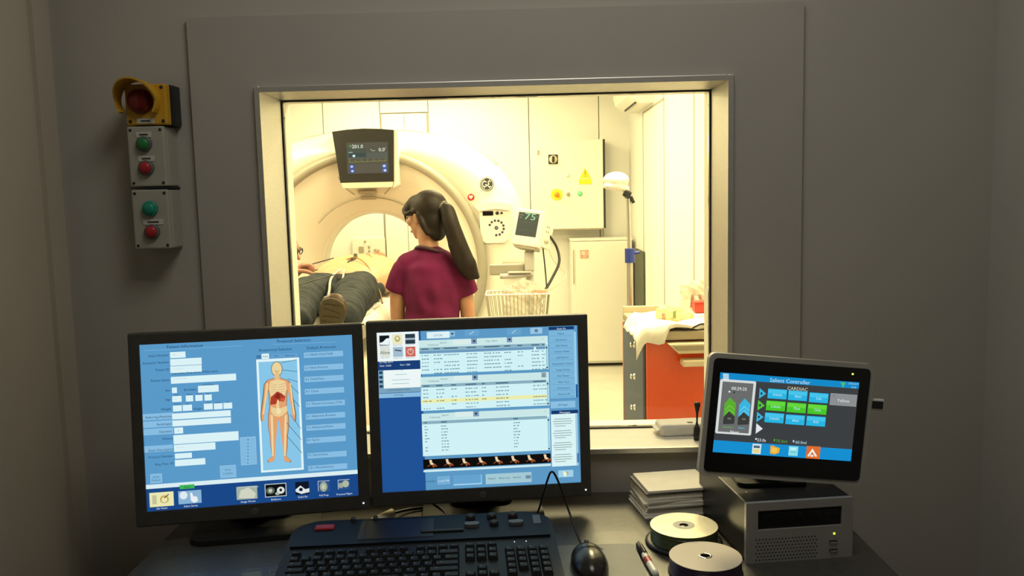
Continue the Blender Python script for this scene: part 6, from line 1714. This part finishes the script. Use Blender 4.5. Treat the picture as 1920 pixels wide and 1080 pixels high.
# white cloth draped over the near left corner
cl = MB()
NX, NY = 20, 16
grid = [[None] * NY for _ in range(NX)]
for i in range(NX):
    for j in range(NY):
        u = -.10 + .36 * i / (NX - 1); v = -.09 + .40 * j / (NY - 1)
        zt = .006 + .012 * abs(math.sin(u * 23 + v * 9)) + .008 * math.sin(v * 31) ** 2
        x, y, z = u, v, zt
        if u < -.008: x = -.008 - (-.008 - u) * .35; z = zt - (-.008 - u) * .55
        if v < -.038: y = -.038 - (-.038 - v) * .15; z -= (-.038 - v) * (1.0 if u < .07 else .15)
        if u > .08 and v < -.03: y = -.03 + .01 * math.sin(u * 40)
        grid[i][j] = cl.bm.verts.new((x, y, z))
for i in range(NX - 1):
    for j in range(NY - 1):
        f = cl.bm.faces.new([grid[i][j], grid[i + 1][j], grid[i + 1][j + 1], grid[i][j + 1]]); f.smooth = True
clo = tag(cl.build('draped_cloth', None, M['cloth'], loc=(CT0[0] + .005, CT0[1] + .02, tz_ + .002)), 'white cloth draped over the corner of the red cart', 'cloth')
md = clo.modifiers.new('t', 'SOLIDIFY'); md.thickness = .003
def bagblob(parts, amp=.006, vox=.006):
    me = blob(parts, vox, 1)
    ripple(me, lambda c: amp * math.sin(c.x * 150 + c.z * 110) * math.cos(c.y * 140 + c.z * 80))
    return me
yb = empty('supply_bag', (.505, 2.90, tz_ + .012), label='clear yellowish supply bag with orange and green print on the cart', cat='bag')
mesh_obj('bag_film', bagblob([('e', (0, 0, .028), (.05, .04, .032)), ('e', (.045, .01, .02), (.04, .035, .024))], .004), yb, clear_mat('yellow_polythene', (.95, .93, .72), opacity=.6, ocol=(.80, .76, .48)))
MB().box((-.028, -.044, .022), (.013, .003, .030), (R(12), 0, R(-25)), bev=.001).build('orange_print', yb, M['stickpink'])
MB().box((.008, -.046, .030), (.010, .003, .026), (R(12), 0, 0), bev=.001).build('green_print', yb, mat('olive_print', (.22, .28, .08), .6))
wbg = empty('instrument_bag', (.630, 3.08, tz_ + .002), label='clear bag of wrapped instruments standing on the cart', cat='bag')
mesh_obj('bag_film', bagblob([('e', (0, 0, .05), (.05, .035, .055)), ('e', (-.015, 0, .10), (.042, .03, .03)), ('t', [(.02, 0, .08), (.03, 0, .13)], [.02, .012])], .007), wbg, clear_mat('clear_polythene_bright', (.95, .94, .88), opacity=.5, ocol=(.82, .80, .70)))
for x, a in ((-.02, 8), (.012, -12), (.03, 5)):
    MB().box((x, -.034, .06), (.010, .004, .05), (0, R(a), 0), bev=.001).build('wrapped_tool', wbg, M['steel'])
rt_ = MB(); rt_.box((0, 0, .018), (.075, .05, .036), bev=.005); rt_.box((0, 0, .037), (.079, .054, .005), bev=.002)
tag(rt_.build('red_tub', None, M['redtray'], loc=(.640, 2.985, tz_ + .030)), 'small red plastic tub on the cart by the window jamb', 'tub')
pt = MB(); pt.box((0, 0, .014), (.13, .10, .028), bev=.006)
tag(pt.build('gauze_pack', None, M['cloth'], loc=(.630, 2.985, tz_ + .001)), 'white gauze pack under the red tub', 'gauze')
gc = empty('lime_carton', (.655, 2.835, tz_ + .002), label='lime green carton with a white lid at the edge of the cart', cat='carton')
MB().box((0, 0, .016), (.080, .05, .032), bev=.003).build('carton_body', gc, M['lime'])
MB().box((0, 0, .042), (.082, .052, .020), bev=.003).build('carton_lid', gc, M['whiteplastic'])
cab('rubber_tube', [(.49, 2.775, tz_ + .006), (.50, 2.77, tz_ + .014), (.525, 2.768, tz_ + .010), (.55, 2.768, tz_ + .007), (.58, 2.77, tz_ + .020), (.60, 2.775, tz_ + .019), (.612, 2.78, tz_ + .006)], .0032, M['brush'], 'dark rubber tubing lying along the front of the cart top')

pl = empty('lamp_stand', (.462, 3.62, FZ), label='slim steel lamp stand with a blue clamp behind the red cart', cat='lamp stand')
MB().cyl((0, 0, .05), (0, 0, 1.06 - FZ), .0135, n=14).build('lower_tube', pl, M['steel'])
MB().cyl((0, 0, 1.06 - FZ), (-.004, 0, 1.31 - FZ), .0095, n=12).build('upper_tube', pl, M['steel'])
c_ = MB(); c_.cyl((0, 0, 1.035 - FZ), (0, 0, 1.095 - FZ), .021, n=16); c_.cyl((.018, 0, 1.075 - FZ), (.042, 0, 1.078 - FZ), .007, n=10); c_.build('height_clamp', pl, M['blue'])
j_ = MB(); j_.box((-.010, -.005, 1.325 - FZ), (.032, .035, .03), (0, R(30), 0), bev=.006); j_.cyl((-.008, -.03, 1.315 - FZ), (-.008, .03, 1.315 - FZ), .010, n=12); j_.box((.012, 0, 1.30 - FZ), (.014, .02, .03), (0, R(-25), 0), bev=.003); j_.build('tilt_joint', pl, M['darkmetal'])
mesh_obj('lamp_head', blob([('e', (-.055, 0, 1.385 - FZ), (.055, .06, .034)), ('t', [(-.10, 0, 1.36 - FZ), (-.05, 0, 1.355 - FZ), (-.01, 0, 1.345 - FZ)], [(.05, .012), (.055, .016), (.02, .014)], (0, 1, 0))], .006, 3), pl, M['white'])
for k in range(5):
    a = R(72 * k + 10)
    l_ = MB(); l_.tube([(0, 0, .07), (.13 * math.cos(a), .13 * math.sin(a), .06), (.22 * math.cos(a), .22 * math.sin(a), .045)], .011, 8)
    q = l_.build('leg', pl, M['steel'])
    MB().lathe([(0, -.010), (.019, -.010), (.021, 0), (.019, .010), (0, .010)], (.22 * math.cos(a), .22 * math.sin(a), .021), (R(90), 0, a), 12).build('caster', q, M['black'])
